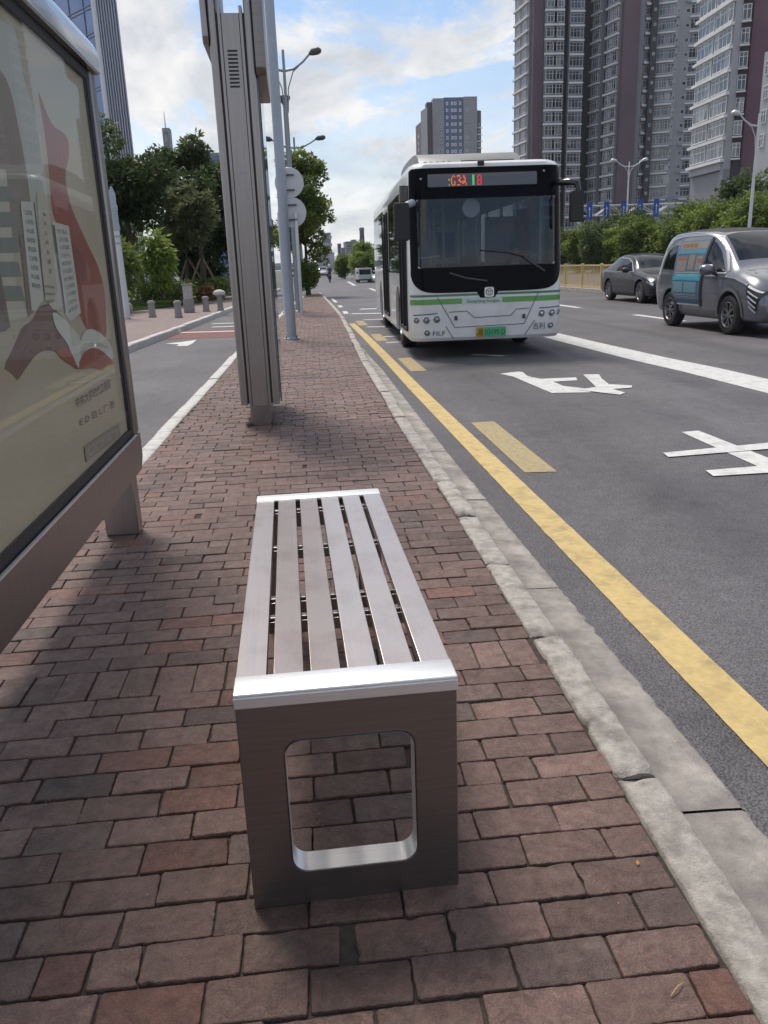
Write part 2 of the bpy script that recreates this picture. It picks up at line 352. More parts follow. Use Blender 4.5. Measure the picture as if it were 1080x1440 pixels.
sm = N(t, 'ShaderNodeMix', data_type='RGBA'); L(t, mxh, 0, sm, 0); L(t, sky, 0, sm, 6); L(t, cc, 2, sm, 7)
L(t, sm, 2, bg, 0)
SC.view_settings.view_transform = 'Standard'; SC.view_settings.look = 'None'; SC.view_settings.gamma = 1; SC.view_settings.exposure = 0
SC.cycles.use_denoising = True
SC.cycles.max_bounces = 6; SC.cycles.transparent_max_bounces = 12; SC.cycles.volume_bounces = 0
# ================================================================== ground, road, platform
def interp(tab, y):
    if y <= tab[0][0]: return tab[0][1]
    for (a, b), (c, d) in zip(tab, tab[1:]):
        if y <= c: return b+(d-b)*(y-a)/(c-a)
    return tab[-1][1]
KL = [(-3, .735), (1.08, .745), (1.8, .76), (2.65, .775), (4.4, .79), (6.8, .80), (11.8, .87), (16.8, 1.0), (23, 1.15), (28.6, 1.20), (38.6, 1.22), (60, 1.22)]   # platform edge, road side
PL = [(-3, -1.62), (0, -1.50), (6.5, -1.29), (14.1, -1.10), (20, -.80), (28, -.43), (38, .1), (46, .6)]                               # platform edge, side-road side
FARK = [(-6, -4.6), (8, -3.95), (16.9, -3.42), (24.7, -2.94), (33.8, -2.47), (45, -1.9), (60, -1.2), (120, 1.5)]                              # far kerb of the side road
def kl(y): return interp(KL, y)
def pl(y): return interp(PL, y)
def fk(y): return interp(FARK, y)

m = MB(); m.quad((-500, -60, -.6), (500, -60, -.6), (500, 900, -.6), (-500, 900, -.6)); tag(m.build('ground', GROUND), kind='structure')
def strip(name, mtl, left, right, ys, z, kind='structure', skirt=0):
    mb = MB(); vs = []
    for y in ys: vs += [(left(y), y, z), (right(y), y, z)]
    fs = [(2*i, 2*i+1, 2*i+3, 2*i+2) for i in range(len(ys)-1)]
    mb.add(vs, fs); o = mb.build(name, mtl, fix=False); tag(o, kind=kind); return o
YS = [-6, -2, 0, 2, 4, 6, 9, 12, 16, 20, 24, 28, 33, 38, 45, 60, 90, 140, 220, 400]
strip('road', ASPHALT, lambda y: -9 if y > 46 else .95, lambda y: 30, [-6, 0, 10, 20, 30, 40, 45.9], G)
strip('road', ASPHALT, lambda y: fk(y)-.05, lambda y: 30, [45.9, 60, 90, 140, 220, 400, 700], G)
strip('side_road', ASPHALT, lambda y: fk(y)-.05, lambda y: pl(y)+.1, [-6, 0, 5, 10, 15, 20, 25, 30, 36, 45.9], G)

# --- brick platform: every brick is modelled
SOLDIER = (2.47, 2.665)
def brick_field():
    mb = MB(); cols = []
    R = random.Random(5)
    def brick(x0, x1, y0, y1, detail):
        c = R.gauss(0, 1)
        tone = .74+.10*c+.18*mnoise.noise((x0*1.1, y0*.9, 3))
        base = Vector((.212, .132, .110)) if R.random() > .06 else Vector((.235, .118, .09))
        if R.random() < .10: base = Vector((.172, .116, .100))
        col = tuple(max(.03, v*tone) for v in base)
        z = R.gauss(0, .0016)+.004*mnoise.noise((x0*.9, y0*.9, 0)); tx = R.gauss(0, .004); ty = R.gauss(0, .006)
        cx, cy = (x0+x1)/2, (y0+y1)/2; rot = R.gauss(0, .006); k = .0042 if detail else .003
        def P(x, y, dz, ins):
            x += -ins if x > cx else ins; y += -ins if y > cy else ins
            dx, dy = x-cx, y-cy
            return (cx+dx-rot*dy, cy+dy+rot*dx, z+dz+tx*dx+ty*dy)
        j = [(R.gauss(0, .0018), R.gauss(0, .0018)) for _ in range(4)]
        cs = [(x0+j[0][0], y0+j[0][1]), (x1+j[1][0], y0+j[1][1]), (x1+j[2][0], y1+j[2][1]), (x0+j[3][0], y1+j[3][1])]
        if detail:
            oc = []; near = y0 < 4.2
            for i in range(4):
                p, q, r = cs[i-1], cs[i], cs[(i+1) % 4]
                for w in (p, r):
                    d = sqrt((w[0]-q[0])**2+(w[1]-q[1])**2)+1e-6; f = min(.4, k*R.uniform(.4, 1.7)/d); oc.append((q[0]+(w[0]-q[0])*f, q[1]+(w[1]-q[1])*f))
                if near:                                  # the worn edge towards the next corner
                    ln = sqrt((r[0]-q[0])**2+(r[1]-q[1])**2); m_ = max(1, int(ln/.014)); a0 = oc[-1]
                    for u in range(1, m_):
                        g_ = u/m_; e_ = mnoise.noise((q[0]*50+g_*ln*60, q[1]*50, 8))*.0022+(max(0, mnoise.noise((q[0]*30+g_*ln*22, q[1]*30, 3))-.45)*.018)
                        px_, py_ = a0[0]+(r[0]-a0[0])*g_*.96, a0[1]+(r[1]-a0[1])*g_*.96
                        nx_, ny_ = cx-px_, cy-py_
                        if abs(r[0]-q[0]) > abs(r[1]-q[1]): py_ += e_ if ny_ > 0 else -e_
                        else: px_ += e_ if nx_ > 0 else -e_
                        oc.append((px_, py_))
            rings = [(-.03, 0), (-.005, 0), (-.0012, .0008), (0, .0026)]
            n = len(oc); vs = [P(a_, b_, dz, ins) for dz, ins in rings for a_, b_ in oc]
            fs = [(i*n+q, i*n+(q+1) % n, (i+1)*n+(q+1) % n, (i+1)*n+q) for i in range(3) for q in range(n)]+[tuple(range(3*n, 4*n))]
        else:
            rings = [(-.02, 0), (-.004, 0), (0, .005)]; n = 4
            vs = [P(a, b, dz, ins) for dz, ins in rings for a, b in cs]
            fs = [(i*n+q, i*n+(q+1) % n, (i+1)*n+(q+1) % n, (i+1)*n+q) for i in range(2) for q in range(n)]+[tuple(range(2*n, 3*n))]
        mb.add(vs, fs); cols.extend([col]*len(vs))
    y = -.5; row = 0; gap = .0048
    while y < 46:
        depth, step = .0995, .105
        if y > 7: gap = .007
        sold = abs(y-SOLDIER[0]) < .0525
        if sold: depth, step = .1945, .2
        x0l, x1r = pl(y+.05)+.13, kl(y+.05)-.006
        if x1r-x0l < .15: break
        if sold:
            x = x0l
            while x < x1r-.02:
                w = R.choice((.105, .105, .105, .13)); b = min(x+w-gap, x1r); brick(x, b, y, y+depth, True); x += w
        else:
            blen = .2
            sh = (blen*R.choice((.5, .5, .42, .58)) if row % 2 else R.choice((0, 0, 0, .012))); x = x1r - sh + R.gauss(0, .004)
            if sh > .03: brick(x+gap, x1r, y, y+depth, y < 14)
            while x > x0l+.03:
                a = max(x-blen+gap, x0l)
                if R.random() < .03 and a > x0l+.05:
                    mid = (a+x)/2; brick(a, mid-gap, y, y+depth, y < 14); brick(mid, x, y, y+depth, y < 14)
                else: brick(a, x, y, y+depth, y < 14)
                x -= blen
                if R.random() < .04: x += R.gauss(0, .018)
        y += step; row += 1
    me = mb.mesh('pavement', BRICK, fix=False); set_attr(me, 'brick', cols); return link('pavement', me)
tag(brick_field(), kind='structure')
strip('pavement', JOINT, lambda y: pl(y)+.10, lambda y: kl(y)+.02, [-.6, 1, 2, 3, 4, 5, 6, 7, 8, 10, 12, 14, 17, 20, 24, 28, 33, 38, 42, 46], -.0085)

# --- kerb stones on the road side, one rounded block after the other
def kerb_run(name, edge, mtl, w, y0, y1, length, flip=1, z=.008, joints=None, fine=7, rnd=.018, chip=1.0):
    """edge(y) = the platform-side edge; the stone reaches w away from it (flip=-1: towards -x)"""
    mb = MB(); R = random.Random(8); y = y0; i = 0
    while y < y1:
        ln = joints[i]-y if joints and i < len(joints) else length
        ye = min(y+ln-.019, y1); i += 1
        det = ye < fine
        nst = max(2, int((ye-y)/(.018 if det else .25))); zz = z+R.gauss(0, .004); dx = R.gauss(0, .003)
        prof = [(0, -.06), (0, -.006), (.006, 0), (w*.35, .001), (w*.6, 0), (w-rnd, -.002), (w-rnd*.45, -.008), (w-rnd*.1, -.022), (w, -.045), (w+.004, -.16)]
        vs = []; n = len(prof)
        for s in range(nst+1):
            f = s/nst; yy = y+(ye-y)*f; endr = min(f, 1-f)*(ye-y)
            for q, (px, pz) in enumerate(prof):
                ex = max(0, .012-endr)*.9 if det else 0
                X = px; Z = pz-ex
                if det:
                    nz = mnoise.noise((px*30+i*7, yy*22, 1)); Z += nz*.0012+mnoise.noise((px*90+i, yy*70, 6))*.0012
                    if q in (1, 2): X += chip*max(0, mnoise.noise((5+i, yy*14, 2))-.15)*.03; Z -= chip*max(0, mnoise.noise((9, yy*9, 2))-.25)*.03
                    if q in (6, 7): X += nz*.004
                    if q in (2, 3, 4): Z -= chip*max(0, mnoise.noise((3+q, yy*6+i, 4))-.42)*.05
                    Z -= chip*max(0, .05-endr)*max(0, mnoise.noise((i*3.1, q*.6, 5))+.1)*.5
                vs.append((edge(yy)+flip*(X+dx), yy, zz+Z))
        fs = []
        for s in range(nst):
            for q in range(n-1):
                a = s*n+q; fs.append((a, a+1, a+n+1, a+n) if flip > 0 else (a, a+n, a+n+1, a+1))
        fs += [tuple(range(n)) if flip < 0 else tuple(reversed(range(n))), tuple(range(nst*n, nst*n+n)) if flip > 0 else tuple(reversed(range(nst*n, nst*n+n)))]
        mb.add(vs, fs); y = ye+.019
    return tag(mb.build(name, mtl, smooth=50, fix=False), kind='structure')
kerb_run('kerb', lambda y: kl(y), KERBM, .115, -.6, 46, .765, joints=[.2, 1.0, 1.79, 2.65, 3.42, 4.18, 4.91, 5.69], chip=1.0)
kerb_run('kerb', lambda y: pl(y)+.13, WHITE_KERB, .135, -.6, 46, .7, flip=-1, fine=9, chip=.3)

strip('kerb_bed', JOINT, lambda y: kl(y)+.004, lambda y: kl(y)+.112, [-.6, 1, 2, 3, 4, 5, 6, 7, 8, 10, 12, 14, 17, 20, 24, 28, 33, 38, 42, 46], -.016)
# --- gutter slabs with a ragged outer edge
def gutter():
    cols = []; mb = MB(); joints = [-.3, .95, 1.78, 2.595, 3.4, 4.11, 4.91, 5.7, 6.35, 7.2]; 
    while joints[-1] < 22.4: joints.append(joints[-1]+.8)
    for i, (a, b) in enumerate(zip(joints, joints[1:])):
        det = a < 9; nst = max(3, int((b-a)/(.02 if det else .2))); xs = [0, .04, .12, .2, .25, .262, .27]; n = len(xs); vs = []
        z0 = random.Random(i).gauss(0, .002)
        for s in range(nst+1):
            y = a+.004+(b-a-.008)*s/nst; w = 1.14+.05*max(0, min(1, (y-6)/6))-.06*max(0, min(1, (y-12)/8))
            x0 = min(kl(y)+.11, w-.06)
            for q, u in enumerate(xs):
                X = x0+(w-x0)*u/.27
                if det and q >= 4: X += (max(-.02, mnoise.noise((i*.3, y*19, 7))*.030*(1 if 2.6 < y < 3.6 else .35)))*(q-3)/3 + mnoise.noise((2, y*60, 7))*.010*(q-3)/3
                Z = G+.020-.012*u/.27 if q < 5 else G+.008-(.008*(q-4))
                if det: Z += mnoise.noise((X*9, y*9, 4))*.0018
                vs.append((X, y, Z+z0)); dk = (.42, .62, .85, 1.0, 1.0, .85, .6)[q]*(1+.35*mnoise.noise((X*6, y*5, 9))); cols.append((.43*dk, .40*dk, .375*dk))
        fs = [(s*n+q, s*n+q+1, s*n+n+q+1, s*n+n+q) for s in range(nst) for q in range(n-1)]
        mb.add(vs, fs)
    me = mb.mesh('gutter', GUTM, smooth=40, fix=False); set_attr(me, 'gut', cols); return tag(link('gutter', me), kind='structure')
gutter()

# --- painted markings, each a thin sheet on the asphalt
def sheet(name, polys, mtl, z=G+.004, label=None):
    mb = MB()
    for p in polys:
        v, f = fill2d(p, .6); mb.add([(x, y, z) for x, y in v], f)
    me = mb.mesh(name, mtl, fix=False)
    bm = bmesh.new(); bm.from_mesh(me)
    for f in bm.faces:
        if f.normal.z < 0: f.normal_flip()
    bm.to_mesh(me); bm.free()
    return tag(link(name, me), kind='structure')
def wob(a, b, x, amp, seed, step=.06):
    n = int((b-a)/step); return [(x+mnoise.noise((seed, y*7, 0))*amp+mnoise.noise((seed+5, y*25, 0))*amp*.6, y) for y in [a+(b-a)*k/n for k in range(n+1)]]
l1 = wob(-.5, 10, 1.302, .0035, 1); r1_ = wob(-.5, 10, 1.470, .0035, 2)
def ribbon(name, lft, rgt, mtl, z=G+.004):
    mb = MB(); n = len(lft); vs = []
    for a, b in zip(lft, rgt): vs += [(a[0], a[1], z), (b[0], b[1], z)]
    mb.add(vs, [(2*i, 2*i+1, 2*i+3, 2*i+2) for i in range(n-1)]); return tag(mb.build(name, mtl, fix=False), kind='structure')
ribbon('yellow_edge_line', l1+[(1.335, 14.3), (1.35, 18), (1.34, 22.2)], r1_+[(1.50, 14.3), (1.515, 18), (1.50, 22.2)], YELLOW)
sheet('yellow_dashes', [[(1.555, a), (1.785, a-.03), (1.80, b), (1.575, b)] for a, b in ((-.6, 1.3), (5.55, 7.53), (11.58, 13.35), (16.63, 18.4), (21.3, 23.2))], YELLOW2)
wl = [(4.99, 2), (4.98, 8.3), (4.95, 10.2), (4.86, 11.6), (4.80, 14.3), (4.78, 16.2), (4.7, 24), (4.6, 40)]
ribbon('white_lane_line', wl, [(x+.58-.008*max(0, y-9), y+1.2*.1) for x, y in wl], WHITEP)
def band(p, q, w):
    d = Vector((q[0]-p[0], q[1]-p[1])).normalized(); n_ = Vector((-d.y, d.x))*w/2
    return [(p[0]-n_.x, p[1]-n_.y), (q[0]-n_.x, q[1]-n_.y), (q[0]+n_.x, q[1]+n_.y), (p[0]+n_.x, p[1]+n_.y)]
def gz(pts): return [tuple(onZ(x, y, G)[:2]) for x, y in pts]
# the lettering is painted for the bus driver, so it is read from the other side
char_a = [gz(smooth_poly([(703, 526), (732, 523), (742, 529), (760, 533)], 4)+[(810, 531), (812, 535), (778, 537), (792, 543), (833, 548), (830, 552), (776, 553), (745, 540), (722, 530)]),
          gz([(820, 527.5), (842, 527), (846, 533), (856, 541), (889, 543), (888, 546), (862, 548), (879, 553), (872, 556), (838, 552), (812, 549), (838, 545)])]
char_b = [gz([(958, 608), (982, 606), (1100, 652), (1100, 672), (1078, 662)]), gz([(932, 638), (1100, 622), (1100, 631), (940, 644)]), gz([(992, 663), (1100, 654), (1100, 665), (1003, 671)])]
sheet('road_lettering', char_a[:1], WHITEP); sheet('road_lettering', char_a[1:], WHITEP, z=G+.0085); sheet('road_lettering', [char_b[0]], WHITEP); sheet('road_lettering', char_b[1:], WHITEP, z=G+.0085)
sheet('white_cross_strokes', [band((1.84, 23.5), (2.9, 23.35), .22), band((1.72, 26.8), (3.2, 26.2), .35), band((1.70, 20.7), (2.6, 20.3), .22), band((1.77, 17.6), (2.5, 17.55), .16), band((1.70, 16.2), (2.4, 16.2), .16), band((2.83, 13.4), (3.25, 12.95), .12), band((2.2, 29.5), (4.5, 29), .5)], WHITEP)
sheet('white_lane_dashes', [band((1.57, 27), (1.60, 28.6), .16), band((1.64, 31.4), (1.66, 33), .16), band((1.68, 36), (1.7, 41), .14), band((8.6, 24.9), (8.6, 27.4), .2), band((8.75, 18.2), (8.72, 20.9), .2), band((8.4, 33), (8.4, 38), .2), band((8.2, 45), (8.2, 50), .2), band((8.0, 57), (8, 62), .2), band((9.0, 9), (9.0, 12), .2), band((4.6, 44), (4.9, 56), .2), band((4.6, 66), (5.2, 84), .25)], WHITEP)
# side road: red crossing, white bars, an arrow
sheet('red_crossing', [[(fk(19.5)+.02, 19.6), (pl(19.5)-.02, 19.2), (pl(22)-.02, 22.0), (fk(22)+.02, 22.4)]], REDROAD)
sheet('side_road_marks', [band((-3.05, 21.5), (-1.6, 21.2), .28), band((-2.35, 23.1), (-1.5, 23.0), .3), band((-2.5, 24.6), (-1.4, 24.4), .3)], WHITEP, z=G+.009)
sheet('side_road_arrow', [gz([(232, 483.5), (256, 481), (277, 478), (271, 483), (264, 486.5), (248, 487), (252, 484.5)])], WHITEP)

# drain grate pattern of slots across the gutter
gr = bpy.data.objects.new('drain_grate', None); COL.objects.link(gr); gr.location = (1.06, 14.5, G); tag(gr, 'dark slotted drain grate let into the concrete gutter', 'drain grate')
for k in range(5): MB().box(-.06, .06, -.5+k*.26, -.4+k*.26, .018, .024).build('slot', DARKMETAL, gr)

# far pavement beyond the side road, its kerb and the lawn
kerb_run('kerb', lambda y: fk(y), WHITE_KERB, .14, 4, 60, .8, flip=1, fine=0, z=0.0, chip=0)
strip('left_pavement', PINKPAVE, lambda y: -12 if y < 29 else interp([(29, -12), (33, -5.6), (38, -4.2), (60, -3)], y), lambda y: fk(y)+.01, [-6, 4, 8, 12, 17, 21, 25, 28.9, 29.2, 31, 33, 36, 40, 46, 60], -.004)
strip('lawn', SOIL, lambda y: -60, lambda y: interp([(27, -60), (28.9, -9), (29.3, -8), (33, -5.55), (38, -4.15), (60, -3), (80, -2.5)], y), [27, 28.9, 29.3, 33, 38, 48, 60, 80], .03)
# ================================================================== bench
def make_bench():
    t = thing('bench', 'low stainless steel bench with six long slats, standing alone on the brick platform', 'bench', (.050, 1.455, 0), radians(.65))
    W2, LN, H, TH = .224, 1.47, .520, .042
    for k, y in enumerate((0, LN-TH)):
        # plate with a rounded opening: outer outline + inner outline bridged
        def ring(inset): return rrect(-.135+inset, .135-inset, .085+inset, .405-inset, .035-inset*.5, 6)
        outer = []
        inn = ring(0); n = len(inn)
        for (a, b) in inn:                       # matching points on the outer rectangle
            dx, dz = a, b-.245; s = min(W2/abs(dx) if abs(dx) > 1e-6 else 9, (.245 if dz < 0 else H-.012-.245)/abs(dz) if abs(dz) > 1e-6 else 9)
            outer.append((dx*s, .245+dz*s))
        # exact corners
        for cx, cz in ((W2, H-.012), (-W2, H-.012), (-W2, 0), (W2, 0)):
            j = min(range(n), key=lambda i: (outer[i][0]-cx)**2+(outer[i][1]-cz)**2); outer[j] = (cx, cz)
        mb = MB(); vs = []
        for d in (y, y+TH): vs += [(a, d, b) for a, b in outer]+[(a, d, b) for a, b in inn]
        fs = []
        for i in range(n):
            j = (i+1) % n
            fs += [(i, j, n+j, n+i), (2*n+i, 3*n+i, 3*n+j, 2*n+j), (i, 2*n+i, 2*n+j, j), (n+i, n+j, 3*n+j, 3*n+i)]
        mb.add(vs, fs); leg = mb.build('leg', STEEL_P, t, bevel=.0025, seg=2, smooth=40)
        # bright folded lip inside the opening
        lip = MB(); rb = ring(.002); vs = [(a, y-.0015 if k == 0 else y+.002, b) for a, b in rb]+[(a, y+TH*1.35, b) for a, b in rb]
        lip.add(vs, [(i, i+n, (i+1) % n+n, (i+1) % n) for i in range(n)]); lip.build('opening_lip', STEEL_B, leg, smooth=60)
        cap = MB().box(-W2-.002, W2+.002, y-.003 if k == 0 else y-.028, y+.075 if k == 0 else y+TH+.004, H-.010, H)
        cap.build('end_cap', STEEL_B, t, bevel=.004, seg=3, smooth=40)
        e = MB().box(-W2-.0015, W2+.0015, y-.0045 if k == 0 else y+TH+.001, y-.0005 if k == 0 else y+TH+.0045, H-.032, H-.008)
        e.build('cap_edge', STEEL_B, t, bevel=.0015, seg=2, smooth=40)
    sw, gap = .0625, (.448-6*.0625)/5
    for i in range(6):
        x = -W2+i*(sw+gap)
        MB().box(x, x+sw, .074, LN-.07, H-.030, H-.003).build('slat', STEEL_O if i in (1, 2) else STEEL, t, bevel=.0018, seg=2, smooth=40)
    for y in (.40, .52, .93, 1.33):
        cb = MB().box(-W2+.015, W2-.015, y, y+.032, H-.062, H-.0315).build('crossbar', STEEL_P, t, bevel=.002)
        for i in range(5):
            x = -W2+(i+1)*(sw+gap)-gap/2
            MB().box(x-.008, x+.008, y+.006, y+.026, H-.0312, H-.022).build('bracket', STEEL_P, cb, bevel=.002)
make_bench()

# ================================================================== advertising light box at the left
def make_lightbox():
    XF = -.88
    t = thing('advertising_light_box', 'large steel advertising light box with a beige and red poster beside the bench', 'light box', (0, 0, 0))
    Y0, Y1 = .55, 4.345
    Z0, Z1 = .335, 2.22
    fr = MB()
    fr.box(-1.10, XF+.012, Y0, Y1-.03, Z0+.03, Z0+.185)
    lower = MB().prism([(Y0, Z0), (Y1-.06, Z0), (Y1, Z0+.06), (Y1, Z0+.185), (Y0, Z0+.185)], 'x', -1.10, XF+.012)
    lower.build('lower_rail', STEEL_V, t, bevel=.004, smooth=40)
    MB().box(XF+.006, XF+.016, Y0, Y1-.10, Z0+.1855, Z0+.193).build('rail_lip', STEEL_B, t)
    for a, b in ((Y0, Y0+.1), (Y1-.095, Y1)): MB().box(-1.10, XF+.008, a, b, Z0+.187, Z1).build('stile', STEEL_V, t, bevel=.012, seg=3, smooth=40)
    hood = MB().prism(rrect(-1.13, XF+.035, Z1-.005, Z1+.165, (.10, .10, .01, .01), 8), 'y', Y0-.02, Y1+.004)
    hood.build('hood', CHROME, t, bevel=.014, seg=3, smooth=50)
    MB().box(-1.09, XF-.02, Y0+.1, Y1-.1, Z0+.19, Z1-.01).build('cabinet', DARKMETAL, t)
    ga = MB()
    ya, yb, za, zb = Y0+.1, Y1-.095, Z0+.187, Z1-.006
    for (a, b, c, d) in ((ya, ya+.05, za, zb), (yb-.05, yb, za, zb), (ya+.05, yb-.05, za, za+.04), (ya+.05, yb-.05, zb-.04, zb)): ga.box(XF-.019, XF-.003, a, b, c, d)
    ga.build('gasket', BLACK, t)
    # printed poster: flat coloured shapes, one above the other by a fraction of a millimetre
    PX = XF-.0195
    paper = MB().box(PX-.003, PX, ya+.045, yb-.045, za+.035, zb-.035)
    po = paper.build('poster', mat('poster_paper', (.41, .365, .265), .45, 0, (.37, .33, .24), .8), t)
    def P(pts, sm=0): 
        q = [tuple(onX(x, y, PX)[1:]) for x, y in pts]
        return smooth_poly(q, sm, closed=True) if sm else q
    lim = (ya+.05, yb-.05, za+.04, zb-.04)
    level = [0]
    def shape(name, polys, col, sm=0, raw=False):
        col = tuple(min(.85, c*.95) for c in col); level[0] += 1; mb = MB(); x = PX+.00013*level[0]
        for p in polys:
            q = p if raw else P(p, sm)
            q = [(min(max(a, lim[0]), lim[1]), min(max(b, lim[2]), lim[3])) for a, b in q]
            v, f = fill2d(q, None); mb.add([(x, a, b) for a, b in v], f)
        me = mb.mesh(name, mat('print_%03d_%03d_%03d' % tuple(int(c*255) for c in col), col, .45), fix=False)
        bm = bmesh.new(); bm.from_mesh(me)
        for f in bm.faces:
            if f.normal.x < 0: f.normal_flip()
        bm.to_mesh(me); bm.free()
        return link(name, me, po)
    red, red2, cream, grey, pale = (.27, .078, .050), (.17, .098, .078), (.46, .44, .36), (.115, .12, .105), (.52, .52, .47)
    shape('faded_figure', [[(-60, 60), (0, 70), (30, 95), (45, 160), (55, 230), (45, 330), (-60, 360)]], (.25, .215, .18), 5)
    shape('sky_reflection_band', [[(-40, 20), (8, 32), (22, 48), (34, 110), (52, 170), (62, 235), (70, 330), (50, 330), (40, 260), (28, 190), (8, 110), (-40, 60)]], (.44, .46, .42), 5)  # curved sky reflection of the glass, painted as a flat poster shape
    shape('ribbon', [[(54, 130), (66, 160), (76, 178), (88, 186), (96, 198), (97, 220), (92, 245), (97, 280), (108, 310), (124, 345), (138, 375), (146, 405), (149, 440), (148, 475), (128, 470), (110, 440), (98, 400), (85, 330), (74, 300), (70, 260), (66, 215), (60, 170)]], red, 4)
    shape('ribbon_shadow', [[(98, 340), (112, 352), (120, 370), (116, 395), (108, 400), (102, 375)]], (.20, .062, .045), 4)
    shape('mountain', [[(6, 518), (18, 490), (30, 462), (40, 454), (46, 448), (52, 436), (58, 430), (64, 428), (72, 430), (84, 442), (96, 455), (108, 470), (112, 486), (112, 515), (98, 512), (84, 500), (72, 493), (60, 494), (50, 500), (36, 518), (22, 536)]], red2, 3)
    shape('door_block', [[(-40, 470), (-40, 236), (8, 238), (14, 300), (22, 400), (38, 445), (10, 452)]], cream)
    for k, y in enumerate((268, 304, 340, 374, 408)):
        shape('door_window', [[(-20, y-6), (13+k*4, y-6), (19+k*4, y+15), (-20, y+17)]], (.20, .215, .19))
    shape('door_post', [[(-20, 370), (-2, 372), (14, 460), (6, 466), (-20, 470)]], (.17, .135, .115)); shape('door_post', [[(26, 330), (32, 330), (46, 440), (39, 446)]], (.20, .155, .13))
    shape('board', [[(28, 283), (46, 284), (62, 418), (50, 436), (44, 436)]], pale); shape('board', [[(50, 270), (64, 272), (88, 430), (75, 436), (62, 420)]], cream); shape('board', [[(72, 311), (96, 318), (113, 440), (98, 452), (90, 440)]], pale)
    shape('board_edge', [[(73, 316), (76, 317), (92, 440), (90, 440)]], grey); shape('board_edge', [[(46, 284), (48, 285), (63, 418), (61, 420)]], grey)
    # rows of small lettering on the boards
    def rows(name, words, corners, n, sizef, col):
        level[0] += 1; mb = MB(); x = PX+.00013*level[0]; A, B, C, D = [Vector(tuple(onX(u, v, PX)[1:])) for u, v in corners]   # TL, TR, BR, BL
        for i in range(n):
            f = (i+.5)/n; l = A.lerp(D, f); r = B.lerp(C, f); w = words[i % len(words)]; v2, fs = text2d(w, 1.0); wd = max(p[0] for p in v2); hgt = (A-D).length/n*sizef
            e = (r-l)/wd; mb.add([(x, (l+e*a)[0], (l+e*a)[1]+b*hgt) for a, b in v2], [tuple(reversed(f_)) for f_ in fs])
        return mb.build(name, mat('print_ink_%d' % int(col*1000), (col, col*.97, col*.9), .5), po, fix=False)
    rows('lettering', ['时代路站', '公交线路', '大学城南', '文化中心', '体育场东', '科技园区'], [(79, 322), (93, 324), (110, 438), (97, 446)], 11, .62, .16)
    rows('lettering', ['江安路', '人民路', '中山路', '解放路', '建设路'], [(33, 295), (44, 296), (57, 412), (45, 410)], 9, .6, .17)
    rows('lettering', ['城', '市', '公', '共', '交', '通', '文', '明'], [(58, 296), (63, 297), (73, 390), (68, 392)], 7, .5, .15)
    rows('lettering', ['公交文明', '绿色出行', '安全第一'], [(61, 398), (75, 402), (79, 428), (67, 432)], 3, .4, .08)
    # open book
    shape('book_page', [[(73, 440), (84, 444), (98, 458), (108, 470), (112, 478), (110, 516), (104, 510), (94, 484), (82, 468), (76, 456)]], pale, 3)
    shape('book_page', [[(110, 518), (110, 490), (114, 474), (120, 465), (128, 463), (138, 467), (146, 474), (156, 487), (158, 505), (140, 500), (120, 505)]], (.55, .55, .49), 3)
    shape('book_fold', [[(112, 492), (116, 484), (124, 482), (142, 483), (152, 490), (140, 488), (124, 488), (114, 500)]], (.40, .41, .36), 3)
    shape('book_cover', [[(110, 519), (114, 500), (122, 492), (132, 489), (146, 496), (160, 512), (150, 514), (143, 521), (130, 517)]], red, 2)
    shape('book_cover', [[(78, 494), (88, 488), (98, 494), (106, 512), (110, 520), (98, 512), (86, 504)]], (.28, .08, .05), 2)
    shape('crease_line', [[(96, 538), (170, 528), (170, 530), (96, 541)]], (.44, .42, .35))
    shape('sand_patch', [[(-30, 560), (-30, 500), (6, 520), (22, 536), (18, 552), (6, 562), (0, 585), (-30, 600)]], (.39, .33, .235), 3)
    # captions
    rows('lettering', ['中共大学时代江安店'], [(104, 564), (154, 536), (156, 552), (107, 584)], 1, .80, .055)
    rows('lettering', ['E D 自 L 广 告'], [(110, 590), (160, 564), (161, 578), (113, 608)], 1, .70, .07)
    shape('caption_block', [[(117, 628), (166, 596), (168, 612), (120, 650)]], (.25, .225, .175)); shape('caption_block', [[(122, 630), (164, 602), (165, 610), (123, 643)]], (.30, .27, .21))
    for k, w_ in enumerate('公益广告'): rows('lettering', [w_], [(124+k*10, 631-k*6.5), (131+k*10, 626.5-k*6.5), (132+k*10, 637-k*6.8), (125+k*10, 643-k*6.8)], 1, .6, .14)
    g = MB(); g.quad((XF-.006, ya+.02, za+.02), (XF-.006, yb-.02, za+.02), (XF-.006, yb-.02, zb-.02), (XF-.006, ya+.02, zb-.02)); g.build('glass_pane', glass('poster_glass', (1, 1, .98), .015, 1.0, .22), t)
    for y in (.95, 4.19):
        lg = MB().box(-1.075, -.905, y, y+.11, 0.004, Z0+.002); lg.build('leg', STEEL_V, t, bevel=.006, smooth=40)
make_lightbox()

